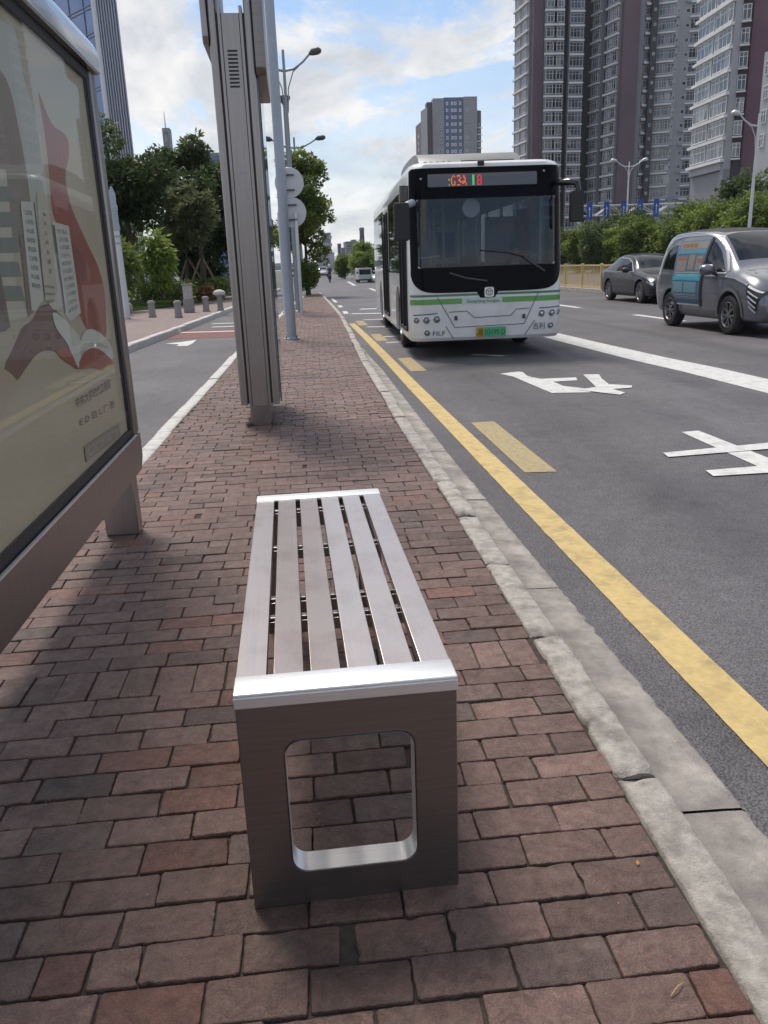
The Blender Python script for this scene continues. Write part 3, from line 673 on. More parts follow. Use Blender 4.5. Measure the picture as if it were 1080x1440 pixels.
# ================================================================== slim route-board column
def make_column():
    x0, x1, Y, D = -.545, -.205, 7.17, 1.15
    t = thing('route_board_column', 'tall stainless steel route board seen edge-on, with louvred vents high on its narrow side', 'route board', ((x0+x1)/2, Y, 0), radians(0))
    w = (x1-x0)/2; H = 3.62; zb = .165
    core = MB().box(-w+.055, w-.055, .02, D-.02, zb+.03, H-.4); core.build('core', BLACK, t)
    for s in (-1, 1):
        a, b = sorted((s*w, s*(w-.062)))
        st = MB().prism(rrect(a, b, 0, D, .018, 4), 'z', zb+.02, H); st.build('stile', STEEL_V, t, smooth=40)
        a, b = sorted((s*(w-.075), s*(w-.098))); MB().box(a, b, .012, D-.012, zb+.005, H-.35).build('inner_rail', STEEL_V, t, bevel=.003)
    vent_z = (2.70, 2.98)
    face = MB().box(-w+.102, w-.102, .016, D-.016, zb, 3.22); fo = face.build('face_panel', STEEL_V, t, bevel=.003)
    lv = MB()
    for k in range(10):
        z = vent_z[0]+k*.028; lv.box(-.038, .038, .0125, .0158, z, z+.013)
    o = lv.build('louvre', BLACK, fo)
    MB().box(-.035, .025, .0145, .0158, 2.06, 2.11).build('sticker', mat('faded_sticker', (.42, .40, .42), .6, 0, (.33, .31, .33), 30), fo)
    for s, z0, dx in ((-1, 3.0, .05), (1, 2.78, .085)):
        a, b = sorted((s*(w+.003), s*(w+dx)))
        MB().prism([(-.03, z0+.05), (.0, z0), (D, z0), (D, H+.05), (-.03, H+.05)], 'x', a, b).build('side_cheek', STEEL_P if s > 0 else STEEL_V, t, bevel=.01, smooth=40)
    sd = MB().box(w+.012, w+.018, .05, D-.05, .22, 2.85); sd.build('glass_sheet', glass('route_board_glass', (.85, .92, .95), .03, .75), t)
    e = MB().box(w+.010, w+.020, .040, .052, .20, 2.86); e.build('glass_edge', DARKMETAL, t)
    MB().box(w+.001, w+.006, .08, D-.08, .24, 2.8).build('route_map', mat('route_map_print', (.62, .66, .70), .4, 0, (.5, .56, .62), 6), t)
    rf = MB().box(-w-.05, w+.085, -.03, D+.03, H+.05, H+.12).build('cap', STEEL, t, bevel=.01)
    ft = MB().prism(rrect(-.092, .092, .01, D*.5, .02, 4), 'z', .002, zb+.01); ft.build('foot', STEEL_P, t, smooth=40)
    bt = MB()
    for sx_ in (-1, 1): MB().box(sx_*.115-.02, sx_*.115+.02, -.005, .06, .002, .022).build('base_bolt', DARKMETAL, t, bevel=.004)
make_column()

# ================================================================== poles and signs on the platform
def pole(name, label, cat, x, y, h, r0, r1, mtl, flange=.0, z=0, group=None, lean=(0, 0)):
    t = thing(name, label, cat, (x, y, z), 0, group)
    MB().tube([(0, 0, 0), (lean[0]*.5, lean[1]*.5, h*.5), (lean[0], lean[1], h)], [r0, (r0+r1)/2, r1], 20).build('shaft', mtl, t, smooth=40)
    if flange:
        MB().lathe([(flange, 0), (flange, .02), (flange*.65, .035), (r0*1.05, .05)], 16).build('base_flange', mtl, t, smooth=40)
        for k in range(4):
            a = pi/4+k*pi/2; MB().lathe([(.016, .02), (.016, .05), (.008, .056)], 6, (flange*.82*cos(a), flange*.82*sin(a), 0)).build('anchor_bolt', DARKMETAL, t)
    return t
pole('steel_pole', 'thick plain grey steel pole on the brick platform just behind the route board', 'pole', -.145, 16.25, 9.5, .098, .076, GREYPAINT, .17)

# twin disc sign seen from behind
def disc_sign(x, y):
    t = thing('bus_stop_sign', 'pair of round pale sign discs seen from behind on two thin posts', 'sign', (x, y, 0))
    MB().tube([(-.10, .0, 0), (-.10, .0, 4.25)], .045, 12).build('post', PALEPAINT, t, smooth=40)
    MB().tube([(.16, .0, 0), (.16, .0, 2.85)], .045, 12).build('post', PALEPAINT, t, smooth=40)
    M90 = Matrix.Rotation(radians(90), 4, 'X')
    for zc, xc in ((3.66, .03), (2.86, .06)):
        d = MB().lathe([(.40, -.012), (.41, 0), (.40, .012)], 40, (0, 0, 0), Matrix.Translation((xc, .075, zc)) @ M90); dd = d.build('disc', SIGNBACK, t, smooth=40)
        for q in (-.2, .2): MB().box(xc-.20, xc+.14, -.058, .058, zc+q-.018, zc+q+.018).build('clamp', DARKMETAL, dd)
    return t
disc_sign(-.03, 25.0)
def post_pair(x, y, h, label): return pole('thin_post', label, 'post', x, y, h, .055, .05, PALEPAINT, .1)
post_pair(-.36, 25.8, 2.9, 'thin pale post left of the disc sign, on the platform')
pole('camera_mast', 'dark slim mast with a flared top rising behind the round sign discs', 'mast', .02, 27.0, 6.15, .07, .06, mat('mast_grey', (.20, .23, .27), .5, .3), .14)
o = MB().lathe([(.06, 6.0), (.17, 6.18), (.17, 6.25), (.05, 6.26)], 16).build('flared_top', DARKMETAL, bpy.data.objects['camera_mast'], smooth=40)

def street_lamp(label, x, y, h, arm, mtl, two=True, rise=.15, group=None, r=.1, z=0, arms=None):
    t = thing('street_lamp', label, 'street lamp', (x, y, z), 0, group)
    MB().tube([(0, 0, 0), (0, 0, h*.5), (0, 0, h)], [r, r*.75, r*.45], 14).build('pole', mtl, t, smooth=40)
    MB().lathe([(r*1.9, 0), (r*1.9, .03), (r*1.15, .06), (r*1.1, .5), (r, .55)], 14).build('base', mtl, t, smooth=40)
    for s in (arms or ((-1, 1) if two else (1,))):
        zz = h-.55
        a = MB().tube([(0, 0, zz), (s*arm*.35, 0, zz+.05), (s*arm*.7, 0, zz+.18+rise*.3), (s*arm, 0, zz+.3+rise)], [r*.42, r*.4, r*.36, r*.34], 10).build('arm', mtl, t, smooth=40)
        MB().tube([(s*.05, 0, zz-1.1), (s*arm*.12, 0, zz-.45), (s*arm*.33, 0, zz-.02), (s*arm*.55, 0, zz+.12)], r*.2, 8).build('brace', mtl, t, smooth=40)
        hd = MB().tube([(s*arm*.96, 0, zz+.28+rise), (s*arm*1.08, 0, zz+.33+rise), (s*arm*1.3, 0, zz+.37+rise), (s*arm*1.42, 0, zz+.36+rise)], [r*.4, r*1.1, r*1.25, r*.5], 12)
        hd.v = [(p[0], p[1]*1.3, p[2] if p[2] > zz+.25+rise else p[2]) for p in hd.v]; hd.build('lamp_head', DARKMETAL if mtl is not PALEPAINT else mtl, a, smooth=40)
    return t
LAMPG = mat('lamp_grey', (.24, .27, .30), .45, .4)
street_lamp('grey street lamp with two upswept arms at the tallest point above the platform', .06, 26.4, 7.35, .78, LAMPG, r=.085)
street_lamp('grey double-armed street lamp farther along, arms level with the tree top', .42, 50.0, 8.35, 1.25, LAMPG, r=.12)
street_lamp('pale street lamp with one long arm beyond the fence, right of the towers', 22.55, 40.5, 7.75, 1.0, PALEPAINT, arms=(-1,), rise=.25, r=.1, z=G)
street_lamp('pale Y-shaped street lamp standing behind the blue gantry signs', 37.65, 94.0, 11.5, 1.5, PALEPAINT, rise=.35, r=.14, z=G)
# ================================================================== vehicles
def boolean(base_me, cutters):
    """base mesh minus each cutter mesh; returns a new mesh"""
    o = bpy.data.objects.new('cut', base_me); COL.objects.link(o); tmp = []
    for c in cutters:
        q = bpy.data.objects.new('cutter', c); COL.objects.link(q); tmp.append(q)
        md = o.modifiers.new('b', 'BOOLEAN'); md.operation = 'DIFFERENCE'; md.object = q; md.solver = 'EXACT'
    dg = bpy.context.evaluated_depsgraph_get(); me = bpy.data.meshes.new_from_object(o.evaluated_get(dg))
    for q in tmp: bpy.data.objects.remove(q)
    bpy.data.objects.remove(o); return me
def bvh_of(me): return BVHTree.FromPolygons([v.co.copy() for v in me.vertices], [tuple(p.vertices) for p in me.polygons])
def cyl_x(y, z, r, x0, x1, n=28):
    mb = MB(); mb.prism(circle(y, z, r, n), 'x', x0, x1); return mb.mesh('c', [])
TYRE = mat('tyre_rubber', (.022, .021, .021), .8, 0, (.035, .033, .032), 20)
RIM = mat('alloy_rim', (.30, .30, .31), .35, .85)
RIMD = mat('dark_rim', (.09, .09, .095), .4, .7)
def wheel(parent, x, y, r, w, sgn, rim=RIM, spokes=5, rimr=.64):
    """axis along x, outer face towards sgn*x"""
    M = Matrix.Translation((x, y, r)) @ Matrix.Rotation(radians(90)*sgn, 4, 'Y')
    ty = MB().lathe([(r*rimr, -w/2), (r*.9, -w/2), (r*.985, -w*.36), (r, -w*.2), (r, w*.2), (r*.985, w*.36), (r*.9, w/2), (r*rimr, w/2), (r*rimr, w*.30), (r*rimr*.97, -w*.1)], 32, M=M, caps=False)
    wo = ty.build('wheel', TYRE, parent, smooth=40)
    rm = MB().lathe([(r*rimr, w*.47), (r*rimr*.93, w*.5), (r*rimr*.88, w*.36), (r*rimr*.84, w*.1), (r*rimr*.82, -w*.3)], 32, M=M, caps=False)
    bk = MB().lathe([(r*rimr*.9, -w*.16), (r*.3, -w*.1), (.001, -w*.1)], 24, M=M, caps=False); bk.build('brake_disc', RIMD, wo, smooth=50)
    rm.lathe([(r*.16, w*.1), (r*.15, w*.40), (r*.08, w*.44)], 16, M=M)
    for k in range(spokes):
        a = 2*pi*k/spokes; R2 = M @ Matrix.Rotation(a, 4, 'Z')
        for s in (-1, 1):
            rm.add([R2 @ Vector(p) for p in ((.06*r, s*.03*r, w*.40), (r*rimr*.9, s*.16*r, w*.44), (r*rimr*.9, s*.26*r, w*.44), (.1*r, s*.11*r, w*.40), (.06*r, s*.03*r, w*.28), (r*rimr*.9, s*.16*r, w*.3), (r*rimr*.9, s*.26*r, w*.3), (.1*r, s*.11*r, w*.28))],
                   [(0, 1, 2, 3), (7, 6, 5, 4), (0, 4, 5, 1), (1, 5, 6, 2), (2, 6, 7, 3), (3, 7, 4, 0)])
    rm.build('rim', rim, wo, smooth=35); return wo
def up_normals(me, ref):
    bm = bmesh.new(); bm.from_mesh(me)
    for f in bm.faces:
        if f.normal.dot(ref(f.calc_center_median())) < 0: f.normal_flip()
    bm.to_mesh(me); bm.free(); return me
def decal(name, mtl, parent, bvh, polys, axis, sgn, off=.004, maxlen=.12, thick=0):
    mb = MB()
    for p in polys: patch(mb, bvh, p, axis, sgn, off, maxlen)
    me = mb.mesh(name, mtl, fix=False)
    d = Vector((sgn, 0, 0)) if axis == 'x' else Vector((0, sgn, 0)) if axis == 'y' else Vector((0, 0, 1))
    up_normals(me, lambda c: d); me.polygons.foreach_set('use_smooth', [True]*len(me.polygons)); return link(name, me, parent)

# ---------------------------------------------------------------- bus
BUSW = mat('bus_white_paint', (.68, .69, .70), .28, 0, (.62, .63, .64), 2, coat=.5, dirt=(.50, .49, .47), dscale=1.6)
BGREEN = mat('bus_green_stripe', (.09, .30, .06), .3, coat=.4); BGREEN_D = mat('bus_dark_green_stripe', (.02, .15, .075), .3, coat=.4)
SCREEN = glass('bus_windscreen_glass', (.72, .76, .84), .02, .60, .7)
SIDEGLASS = glass('bus_side_glass', (.55, .62, .60), .03, .42)
LAMPGLASS = mat('lamp_lens', (.12, .13, .15), .12, .3, coat=.6); LAMPRING = mat('lamp_reflector', (.55, .57, .60), .2, .9)
SEATBLUE = mat('seat_blue', (.05, .07, .17), .7); INTGREY = mat('interior_grey', (.22, .225, .25), .6); INTDARK = mat('interior_dark', (.05, .05, .055), .7)
def ringpts(hw, y0, y1, rf, rr, n=6): return rrect(-hw, hw, y0, y1, (rr, rr, rf, rf), 12)
def bus_hull(shrink=0, z0=.28, z1=2.955, LEN=10.3, hw=1.22):
    rows = []
    for z, ins, rake in ((z0, .03, .05), (z0+.05, .005, .015), (z0+.35, 0, 0), (.95, 0, .005), (1.6, .004, .04), (2.3, .012, .10), (2.70, .02, .13), (2.83, .032, .15), (2.90, .07, .19), (2.937, .14, .26), (z1, .32, .45)):
        zz = z
        if shrink: zz = min(max(z, z0+shrink*1.2), z1-.09)
        rows.append((zz, ins+shrink, rake+shrink))
    mb = MB(); vs = []
    for z, ins, rake in rows: vs += [(x, y, z) for x, y in ringpts(hw-ins, rake, LEN-ins*1.2, .26, .14)]
    n = len(vs)//len(rows); fs = []
    for i in range(len(rows)-1):
        for k in range(n): fs.append((i*n+k, i*n+(k+1) % n, (i+1)*n+(k+1) % n, (i+1)*n+k))
    fs += [tuple(reversed(range(n))), tuple(range((len(rows)-1)*n, len(rows)*n))]
    mb.add(vs, fs); return mb
def make_bus():
    XC, YF = 2.975, 12.93
    t = thing('city_bus', 'white city bus with two green stripes and a black windscreen, driving towards the bench', 'bus', (XC, YF, G), radians(-2.4))
    def bf(px, py):                                       # picture point on the bus's front plane -> local (x, z)
        p = onY(px, py, YF-(onY(px, py, YF).x-XC)*.042); return ((p.x-XC)/cos(radians(2.4)), p.z-G)
    full = bus_hull().mesh('hull', []); bv = bvh_of(full)
    cut = [cyl_x(2.35, .5, .60, -1.6, 1.6), cyl_x(7.6, .5, .60, -1.6, 1.6)]
    inner = bus_hull(shrink=.05).mesh('inner', [])
    scr = rrect(-1.075, 1.075, 1.40, 2.40, (.05, .05, .06, .06), 4)
    cut2 = [MB().prism(scr, 'y', -1, .6).mesh('c', [])]
    zA, zB = 1.38, 2.52
    wins_l = [(1.75, 2.95), (3.05, 4.45), (6.35, 7.75), (7.85, 9.0), (9.1, 10.0)]
    wins_r = [(.55, 1.45), (1.6, 3.1), (3.2, 4.7), (4.8, 6.3), (6.4, 7.9), (8.0, 9.9)]
    doors = [(.42, 1.58), (4.62, 6.2)]
    sides = [(-1, a, b, zA, zB) for a, b in wins_l]+[(1, a, b, zA, zB) for a, b in wins_r]+[(-1, a, b, .42, 2.50) for a, b in doors]
    for s, a, b, c, d in sides:
        x0, x1 = (s*.9, s*1.6) if s > 0 else (s*1.6, s*.9); cut2.append(MB().prism(rrect(a, b, c, d, .06, 3), 'x', x0, x1).mesh('c', []))
    shell = boolean(full, [inner]+cut+cut2)
    shell.materials.clear(); shell.materials.append(BUSW); up = shell
    shell.polygons.foreach_set('use_smooth', [True]*len(shell.polygons)); shell.set_sharp_from_angle(angle=radians(32))
    link('body', shell, t)
    # black mask round the windscreen
    mk = []
    zm = (bf(610, 420)[1]+bf(760, 400)[1])/2
    lo = smooth_poly([(-1.18, 1.40), (-1.18, 1.28), (-1.13, zm+.13), (-1.02, zm+.045), (-.86, zm+.008), (-.5, zm), (0, zm), (.5, zm), (.86, zm+.008), (1.02, zm+.045), (1.13, zm+.13), (1.18, 1.28), (1.18, 1.40)], 3)
    mk.append(lo); mk.append([(-1.18, 2.40), (1.18, 2.40), (1.165, 2.81), (1.13, 2.845), (-1.13, 2.845), (-1.165, 2.81)])
    mk += [[(-1.18, 1.40), (-1.072, 1.40), (-1.072, 2.40), (-1.18, 2.40)], [(1.072, 1.40), (1.18, 1.40), (1.18, 2.40), (1.072, 2.40)]]
    mk.append([(-.17, zm+.01), (.18, zm+.01), (.12, zm-.09), (-.11, zm-.09)])
    mask = decal('windscreen_mask', mat('mask_black', (.006, .006, .008), .10, spec=.06), t, bv, mk, 'y', -1, .0075, .05)
    decal('windscreen', SCREEN, t, bv, [scr], 'y', -1, .0015, .2)
    for s, a, b, c, d in sides:
        dr = c < .5
        p = decal('door' if dr else 'side_window', SIDEGLASS, t, bv, [rrect(a, b, c, d, .06, 3)], 'x', s, .001, .5)
        if dr:
            fr = MB(); xs = s*1.226
            for u in (a, (a+b)/2-.03, (a+b)/2+.005, b-.035): fr.box(xs-.02, xs+.012, u, u+.03, c, d)
            fr.box(xs-.02, xs+.012, a+.031, b-.036, c, c+.05); fr.build('door_frame', BLACK, p)
    decal('window_surround', BLACKG, t, bv, [[(a, zA-.06), (b, zA-.06), (b, zA-.002), (a, zA-.002)] for a, b in ((1.64, 4.55), (6.26, 10.1))]+[[(a, zB+.002), (b, zB+.002), (b, zB+.10), (a, zB+.10)] for a, b in ((1.64, 4.55), (6.26, 10.1))]+[[(w[1]+.002, zA), (v[0]-.002, zA), (v[0]-.002, zB), (w[1]+.002, zB)] for w, v in ((wins_l[0], wins_l[1]), (wins_l[2], wins_l[3]), (wins_l[3], wins_l[4]))], 'x', -1, .003, .6)
    # destination display
    sg = [bf(602.5, 247.5), bf(758, 236), bf(758, 254), bf(603.5, 266)]
    zt = sum(p[1] for p in sg[:2])/2; zb_ = sum(p[1] for p in sg[2:])/2
    dsp = decal('destination_display', mat('display_glass', (.085, .09, .10), .25, coat=.4), t, bv, [rrect(sg[0][0], sg[1][0], zb_, zt, .015, 2)], 'y', -1, .0115, .1)
    def led(name, s, px0, px1, col, st, h=.165):
        v, f = text2d(s); w = max(p[0] for p in v); mb = MB(); A = bf(px0, 250)[0]; B = bf(px1, 250)[0]; k = (B-A)/w; kz = h/.75
        zc = (zt+zb_)/2-h/2
        pts = []
        for a, b in v:
            h_ = bv.ray_cast(Vector((A+a*k, -5, zc+b*kz)), Vector((0, 1, 0)))[0]; pts.append((A+a*k, h_.y-.016, zc+b*kz))
        # a dot matrix: the strokes are sampled on a grid of small square lamps
        bm = bmesh.new(); vv = [bm.verts.new((p[0], p[2], 0)) for p in pts]
        for q in f:
            try: bm.faces.new([vv[i] for i in q])
            except ValueError: pass
        tb = BVHTree.FromBMesh(bm); bm.free()
        st_ = .0165; x = A
        while x < B:
            z = zc-.02
            while z < zc+h+.02:
                if tb.ray_cast(Vector((x, z, 1)), Vector((0, 0, -1)))[0] is not None:
                    yy = bv.ray_cast(Vector((x, -5, z)), Vector((0, 1, 0)))[0].y-.017
                    mb.quad((x-.0062, yy, z-.0062), (x+.0062, yy, z-.0062), (x+.0062, yy, z+.0062), (x-.0062, yy, z+.0062))
                z += st_
            x += st_
        if mb.v: mb.build(name, emit(name+'_light', col, st), dsp, fix=False)
    led('amber_digit', 'G', 635, 642, (1, .16, .03), .95); led('amber_digit', '3', 643.5, 650, (1, .16, .03), .95); led('amber_digit', 'A', 651, 658, (1, .16, .03), .95); led('green_digit', '1', 662, 668.5, (.10, .8, .22), .7); led('red_digit', '8', 672, 679.5, (1, .03, .05), .85); led('green_dots', ':', 631.5, 634, (.2, .7, .2), .8)
    # stripes and lettering
    def band(name, z0, z1, mtl, x0=-1.2, x1=1.2): return decal(name, mtl, t, bv, [[(x0, z0), (x1, z0), (x1, z1), (x0, z1)]], 'y', -1, .005, .05)
    gz_ = lambda a, b: (bf(578, a)[1]+bf(790, b)[1])/2
    zs = [gz_(437.5, 414), gz_(430, 406.5), gz_(427.3, 402.5), gz_(424, 399.5)]
    band('light_green_stripe', zs[0], zs[1], BGREEN, -1.2, -.40); band('light_green_stripe', zs[0], zs[1], BGREEN, .24, 1.2); band('dark_green_stripe', zs[2], zs[3], BGREEN_D)
    nm = decal('name_panel', mat('name_panel_pale', (.50, .58, .52), .4), t, bv, [[(-.40, zs[0]-.01), (.24, zs[0]-.01), (.24, zs[1]+.01), (-.40, zs[1]+.01)]], 'y', -1, .004, .2)
    def front_text(name, s, x0, x1, zb, h, mtl, off=.010, parent=t):
        v, f = text2d(s); w = max(p[0] for p in v); k = (x1-x0)/w; kz = h/.75; mb = MB(); pts = []
        for a, b in v:
            h_ = bv.ray_cast(Vector((x0+a*k, -5, zb+b*kz)), Vector((0, 1, 0)))[0]; pts.append((x0+a*k, (h_.y if h_ else .02)-off, zb+b*kz))
        mb.add(pts, f); return mb.build(name, mtl, parent, fix=False)
    front_text('lettering', 'Zhongcheng Gongjiao', -.33, .20, zs[0]+.012, .05, mat('name_ink', (.05, .13, .09), .5), parent=nm)
    DK = mat('dark_lettering', (.05, .055, .065), .4)
    zl = bf(620, 467)[1]
    front_text('lettering', 'FILF', bf(608, 470)[0], bf(626, 470)[0], bf(617, 472)[1], .075, DK); front_text('lettering', '吉利', bf(749, 458)[0], bf(766, 458)[0], bf(757, 462)[1], .085, DK)
    # lamps
    def lamp(name, px, py, r):
        x, z = bf(px, py); h_ = bv.ray_cast(Vector((x, -5, z)), Vector((0, 1, 0))); y = h_[0].y
        nrm = h_[1] if h_[1].y < 0 else -h_[1]
        M = Matrix.Translation((x, y, z)) @ nrm.to_track_quat('Z', 'Y').to_matrix().to_4x4()
        o = MB().lathe([(r, -.02), (r, .006), (r*.86, .012), (r*.80, .004)], 24, M=M).build(name, LAMPRING, t, smooth=40)
        MB().lathe([(r*.8, -.01), (r*.8, .003), (r*.55, .011), (.001, .014)], 24, M=M).build('lens', LAMPGLASS, o, smooth=60)
        MB().lathe([(r*.36, .006), (r*.34, .0165), (.001, .018)], 16, M=M).build('bulb', LAMPRING, o, smooth=60)
    for px, py, r in ((586.5, 451, .052), (599.5, 450.3, .058), (614, 448.8, .06), (761.5, 440, .06), (776, 439.3, .06), (786.5, 438.5, .05)): lamp('headlight', px, py, r)
    for px, py, r in ((600.5, 468.3, .052), (774.3, 457, .052), ): lamp('fog_lamp', px, py, r)
    # seams of the front flap
    def seam(pts, w=.010):
        out = []
        q = [bf(*p) for p in pts]
        for a, b in zip(q, q[1:]):
            d = Vector((b[0]-a[0], b[1]-a[1])).normalized(); n_ = Vector((-d.y, d.x))*w/2
            out.append([(a[0]-n_.x, a[1]-n_.y), (b[0]-n_.x, b[1]-n_.y), (b[0]+n_.x, b[1]+n_.y), (a[0]+n_.x, a[1]+n_.y)])
        return out
    decal('panel_seam', DK, t, bv, seam([(615, 418), (639.5, 460.5), (737, 455), (757.5, 410)]) + seam([(631, 439), (657, 437.5), (667, 446.5), (718, 443.5), (726, 434.5), (745, 433)]) + seam([(627, 459), (638, 477)]) + seam([(752, 450), (738, 471)]) + seam([(582, 444), (615, 441)], .014) + seam([(758, 433), (790, 430.5)], .014), 'y', -1, .0065, .05)
    for px, py in ((641, 447.5), (736.5, 444.5)):
        x, z = bf(px, py); decal('flap_latch', DK, t, bv, [rrect(x-.025, x+.025, z-.035, z+.035, .012, 2)], 'y', -1, .012)
    # badge
    x, z = bf(688, 410.5); bd = decal('badge', mat('badge_silver', (.55, .56, .57), .3, .6), t, bv, [rrect(x-.075, x+.075, z-.075, z+.075, .03, 4)], 'y', -1, .014)
    def flat(polys, off): return decal('emblem', DK, bd, bv, polys, 'y', -1, off)
    rg = []
    for k in range(20):
        a, b = 2*pi*k/20, 2*pi*(k+1)/20; rg.append([(x+.055*cos(a), z+.055*sin(a)), (x+.055*cos(b), z+.055*sin(b)), (x+.044*cos(b), z+.044*sin(b)), (x+.044*cos(a), z+.044*sin(a))])
    rg += [[(x-.04, z+.012), (x+.04, z+.012), (x+.04, z+.022), (x-.04, z+.022)], [(x-.022, z-.035), (x-.012, z-.035), (x-.006, z+.01), (x-.014, z+.01)], [(x+.012, z-.035), (x+.022, z-.035), (x+.014, z+.01), (x+.006, z+.01)]]
    flat(rg, .0165)
    # number plate
    a = bf(669.5, 466.3); b = bf(711.5, 464.5); z0, z1 = bf(690, 473)[1], bf(690, 459.5)[1]
    pl_ = decal('number_plate', mat('plate_green', (.10, .42, .20), .45), t, bv, [rrect(a[0]+.12, b[0], z0, z1, (.01, .01, .001, .001), 2)], 'y', -1, .016)
    decal('plate_yellow_end', mat('plate_yellow', (.55, .33, .03), .45), pl_, bv, [rrect(a[0], a[0]+.119, z0, z1, .004, 2)], 'y', -1, .016)
    PK = mat('plate_ink', (.015, .03, .02), .5)
    front_text('plate_lettering', '湘', a[0]+.02, a[0]+.105, z0+.03, (z1-z0)*.62, PK, .020, pl_); front_text('plate_lettering', '0319S·D', a[0]+.14, b[0]-.015, z0+.03, (z1-z0)*.6, mat('plate_ink_pale', (.02, .10, .05), .5), .020, pl_)
    # wipers, little round front camera and marker lamps
    def front_tube(pts, r, name, mtl, off=.03):
        q = []
        for p in pts:
            x, z = bf(*p); h_ = bv.ray_cast(Vector((x, -5, z)), Vector((0, 1, 0)))[0]; q.append((x, h_.y-off, z))
        return MB().tube(q, r, 8).build(name, mtl, t, smooth=40)
    front_tube([(766, 381), (748, 369), (737, 361)], .016, 'wiper', DARKMETAL); front_tube([(632, 384), (655, 391), (685, 395)], .014, 'wiper', DARKMETAL); front_tube([(738, 361), (715, 355), (676, 352)], .011, 'wiper_blade', BLACK, .022); front_tube([(620, 360), (600, 362.5), (583, 364)], .014, 'grab_rail', mat('pale_rail', (.5, .52, .55), .4, .5), -.05)
    for px, py in ((593, 250.5), (768, 238.5)): lamp('marker_lamp', px, py, .026)
    x, z = bf(679, 228); MB().box(x-.05, x+.05, .14, .22, z-.03, z+.04).build('front_camera', BLACK, t, bevel=.015)
    # mirrors
    def mirror(c, s, arm, w=.115, h=.27):
        (x, z) = bf(*c)
        hd = MB().prism(rrect(x-w, x+w, z-h, z+h, .045, 4), 'y', -.30, -.17).build('mirror', BLACK, t, bevel=.02, smooth=40)
        MB().box(x-w+.02, x+w-.02, -.169, -.164, z-h+.03, z+h-.03).build('mirror_glass', CHROME, hd)
        q = [(bf(*p)[0], yy, bf(*p)[1]) for p, yy in arm]; MB().tube(q, [.04, .055, .05, .035][:len(q)], 10).build('mirror_arm', BLACKG if s > 0 else GREYPAINT, hd, smooth=50)
    mirror((563, 313.5), -1, [((582, 285), .08), ((578, 286.5), -.16), ((570, 290), -.24), ((566, 296), -.24)])
    mirror((804.5, 291.5), 1, [((784, 256), .12), ((796, 257), -.12), ((806, 259), -.22), ((808, 275), -.24)], .10, .225)
    MB().tube([(bf(567, 262)[0], -.05, bf(567, 262)[1]), (bf(567, 284)[0], -.05, bf(567, 284)[1])], .07, 10).build('small_mirror', BLACKG, t, smooth=40)
    # roof unit
    rf = MB(); prof = smooth_poly([(1.5, 2.90), (1.6, 3.05), (2.0, 3.24), (2.8, 3.32), (4.6, 3.34), (5.2, 3.24), (5.5, 3.0), (5.55, 2.9)], 4)
    rf.prism(prof, 'x', -.86, .88); rfo = rf.build('roof_unit', mat('roof_unit_grey', (.24, .24, .235), .4, .2, (.19, .19, .185), 4), t, bevel=.05, seg=3, smooth=50)
    v_ = MB()
    for k in range(5):
        x = -.78+k*.1; v_.box(x, x+.05, 1.56, 1.75, 3.0, 3.09)
    v_.box(-.15, .75, 1.58, 1.8, 3.02, 3.10); v_.build('roof_vent', DARKMETAL, rfo)
    for y in (6.6, 8.4): MB().box(-.5, .5, y, y+.7, 2.92, 3.02).build('roof_hatch', BUSW, t, bevel=.03, smooth=40)
    # wheels and skirt
    for y in (2.35, 7.6):
        for s in (-1, 1): wheel(t, s*1.04, y, .475, .27, s, RIM, 8, .58)
    MB().box(-1.0, 1.0, .3, 10.0, .30, .36).build('underfloor', BLACK, t)
    # interior
    MB().box(-1.14, 1.14, .25, 10.1, .372, .40).build('floor', INTGREY, t)
    MB().prism([(.15, .45), (.62, .45), (.62, 1.28), (.5, 1.42), (.25, 1.36)], 'x', -1.05, 1.05).build('dashboard', INTDARK, t, bevel=.03)
    def seat(x, y, w=.44, name='passenger_seat', mtl=SEATBLUE):
        s_ = MB().prism(smooth_poly([(y, .72), (y+.02, .84), (y+.38, .82), (y+.46, 1.40), (y+.54, 1.42), (y+.56, 1.38), (y+.50, .74)], 3), 'x', x-w/2, x+w/2); so = s_.build(name, mtl, t, bevel=.02, smooth=40)
        MB().box(x-.12, x+.12, y+.12, y+.36, .40, .74).build('seat_base', INTDARK, so)
    for y in (3.2, 4.1, 6.6, 7.5, 8.4, 9.2):
        for x in (-.86, .45, .9): 
            if not (x < 0 and 4 < y < 6.3): seat(x, y)
    seat(.68, .95, .5, 'driver_seat', INTDARK)
    sw_ = MB(); sw_.tube([(.68+.24*cos(a), .80+.12*sin(a)*.7, 1.36+.24*sin(a)*.72) for a in [2*pi*k/20 for k in range(21)]], .018, 8, cap=False); sw_.tube([(.68, .80, 1.36), (.68, .62, 1.2)], .03, 8); sw_.build('steering_wheel', BLACK, t, smooth=60)
    RAIL = mat('hand_rail', (.45, .42, .36), .35, .6)
    for x, y in ((-.45, 1.7), (-.45, 3.0), (.25, 2.1), (-.35, 4.6), (.25, 4.6), (-.35, 6.3), (.25, 6.4)): MB().tube([(x, y, .4), (x, y, 2.7)], .02, 8).build('hand_pole', RAIL, t, smooth=40)
    MB().tube([(-.45, 1.4, 2.35), (-.45, 9.8, 2.35)], .018, 8).build('hand_rail', RAIL, t); MB().tube([(.3, 2, 2.35), (.3, 9.8, 2.35)], .018, 8).build('hand_rail', RAIL, t)
    MB().box(.28, 1.1, 1.72, 1.76, .4, 2.2).build('driver_screen', mat('driver_partition', (.22, .22, .24), .5), t)
    x, z = bf(792, 330); cu = MB(); n = 22
    cvs = [(.80+.022*k, 1.60+.025*sin(k*1.9), zz) for zz in (1.25, 2.3) for k in range(12)]
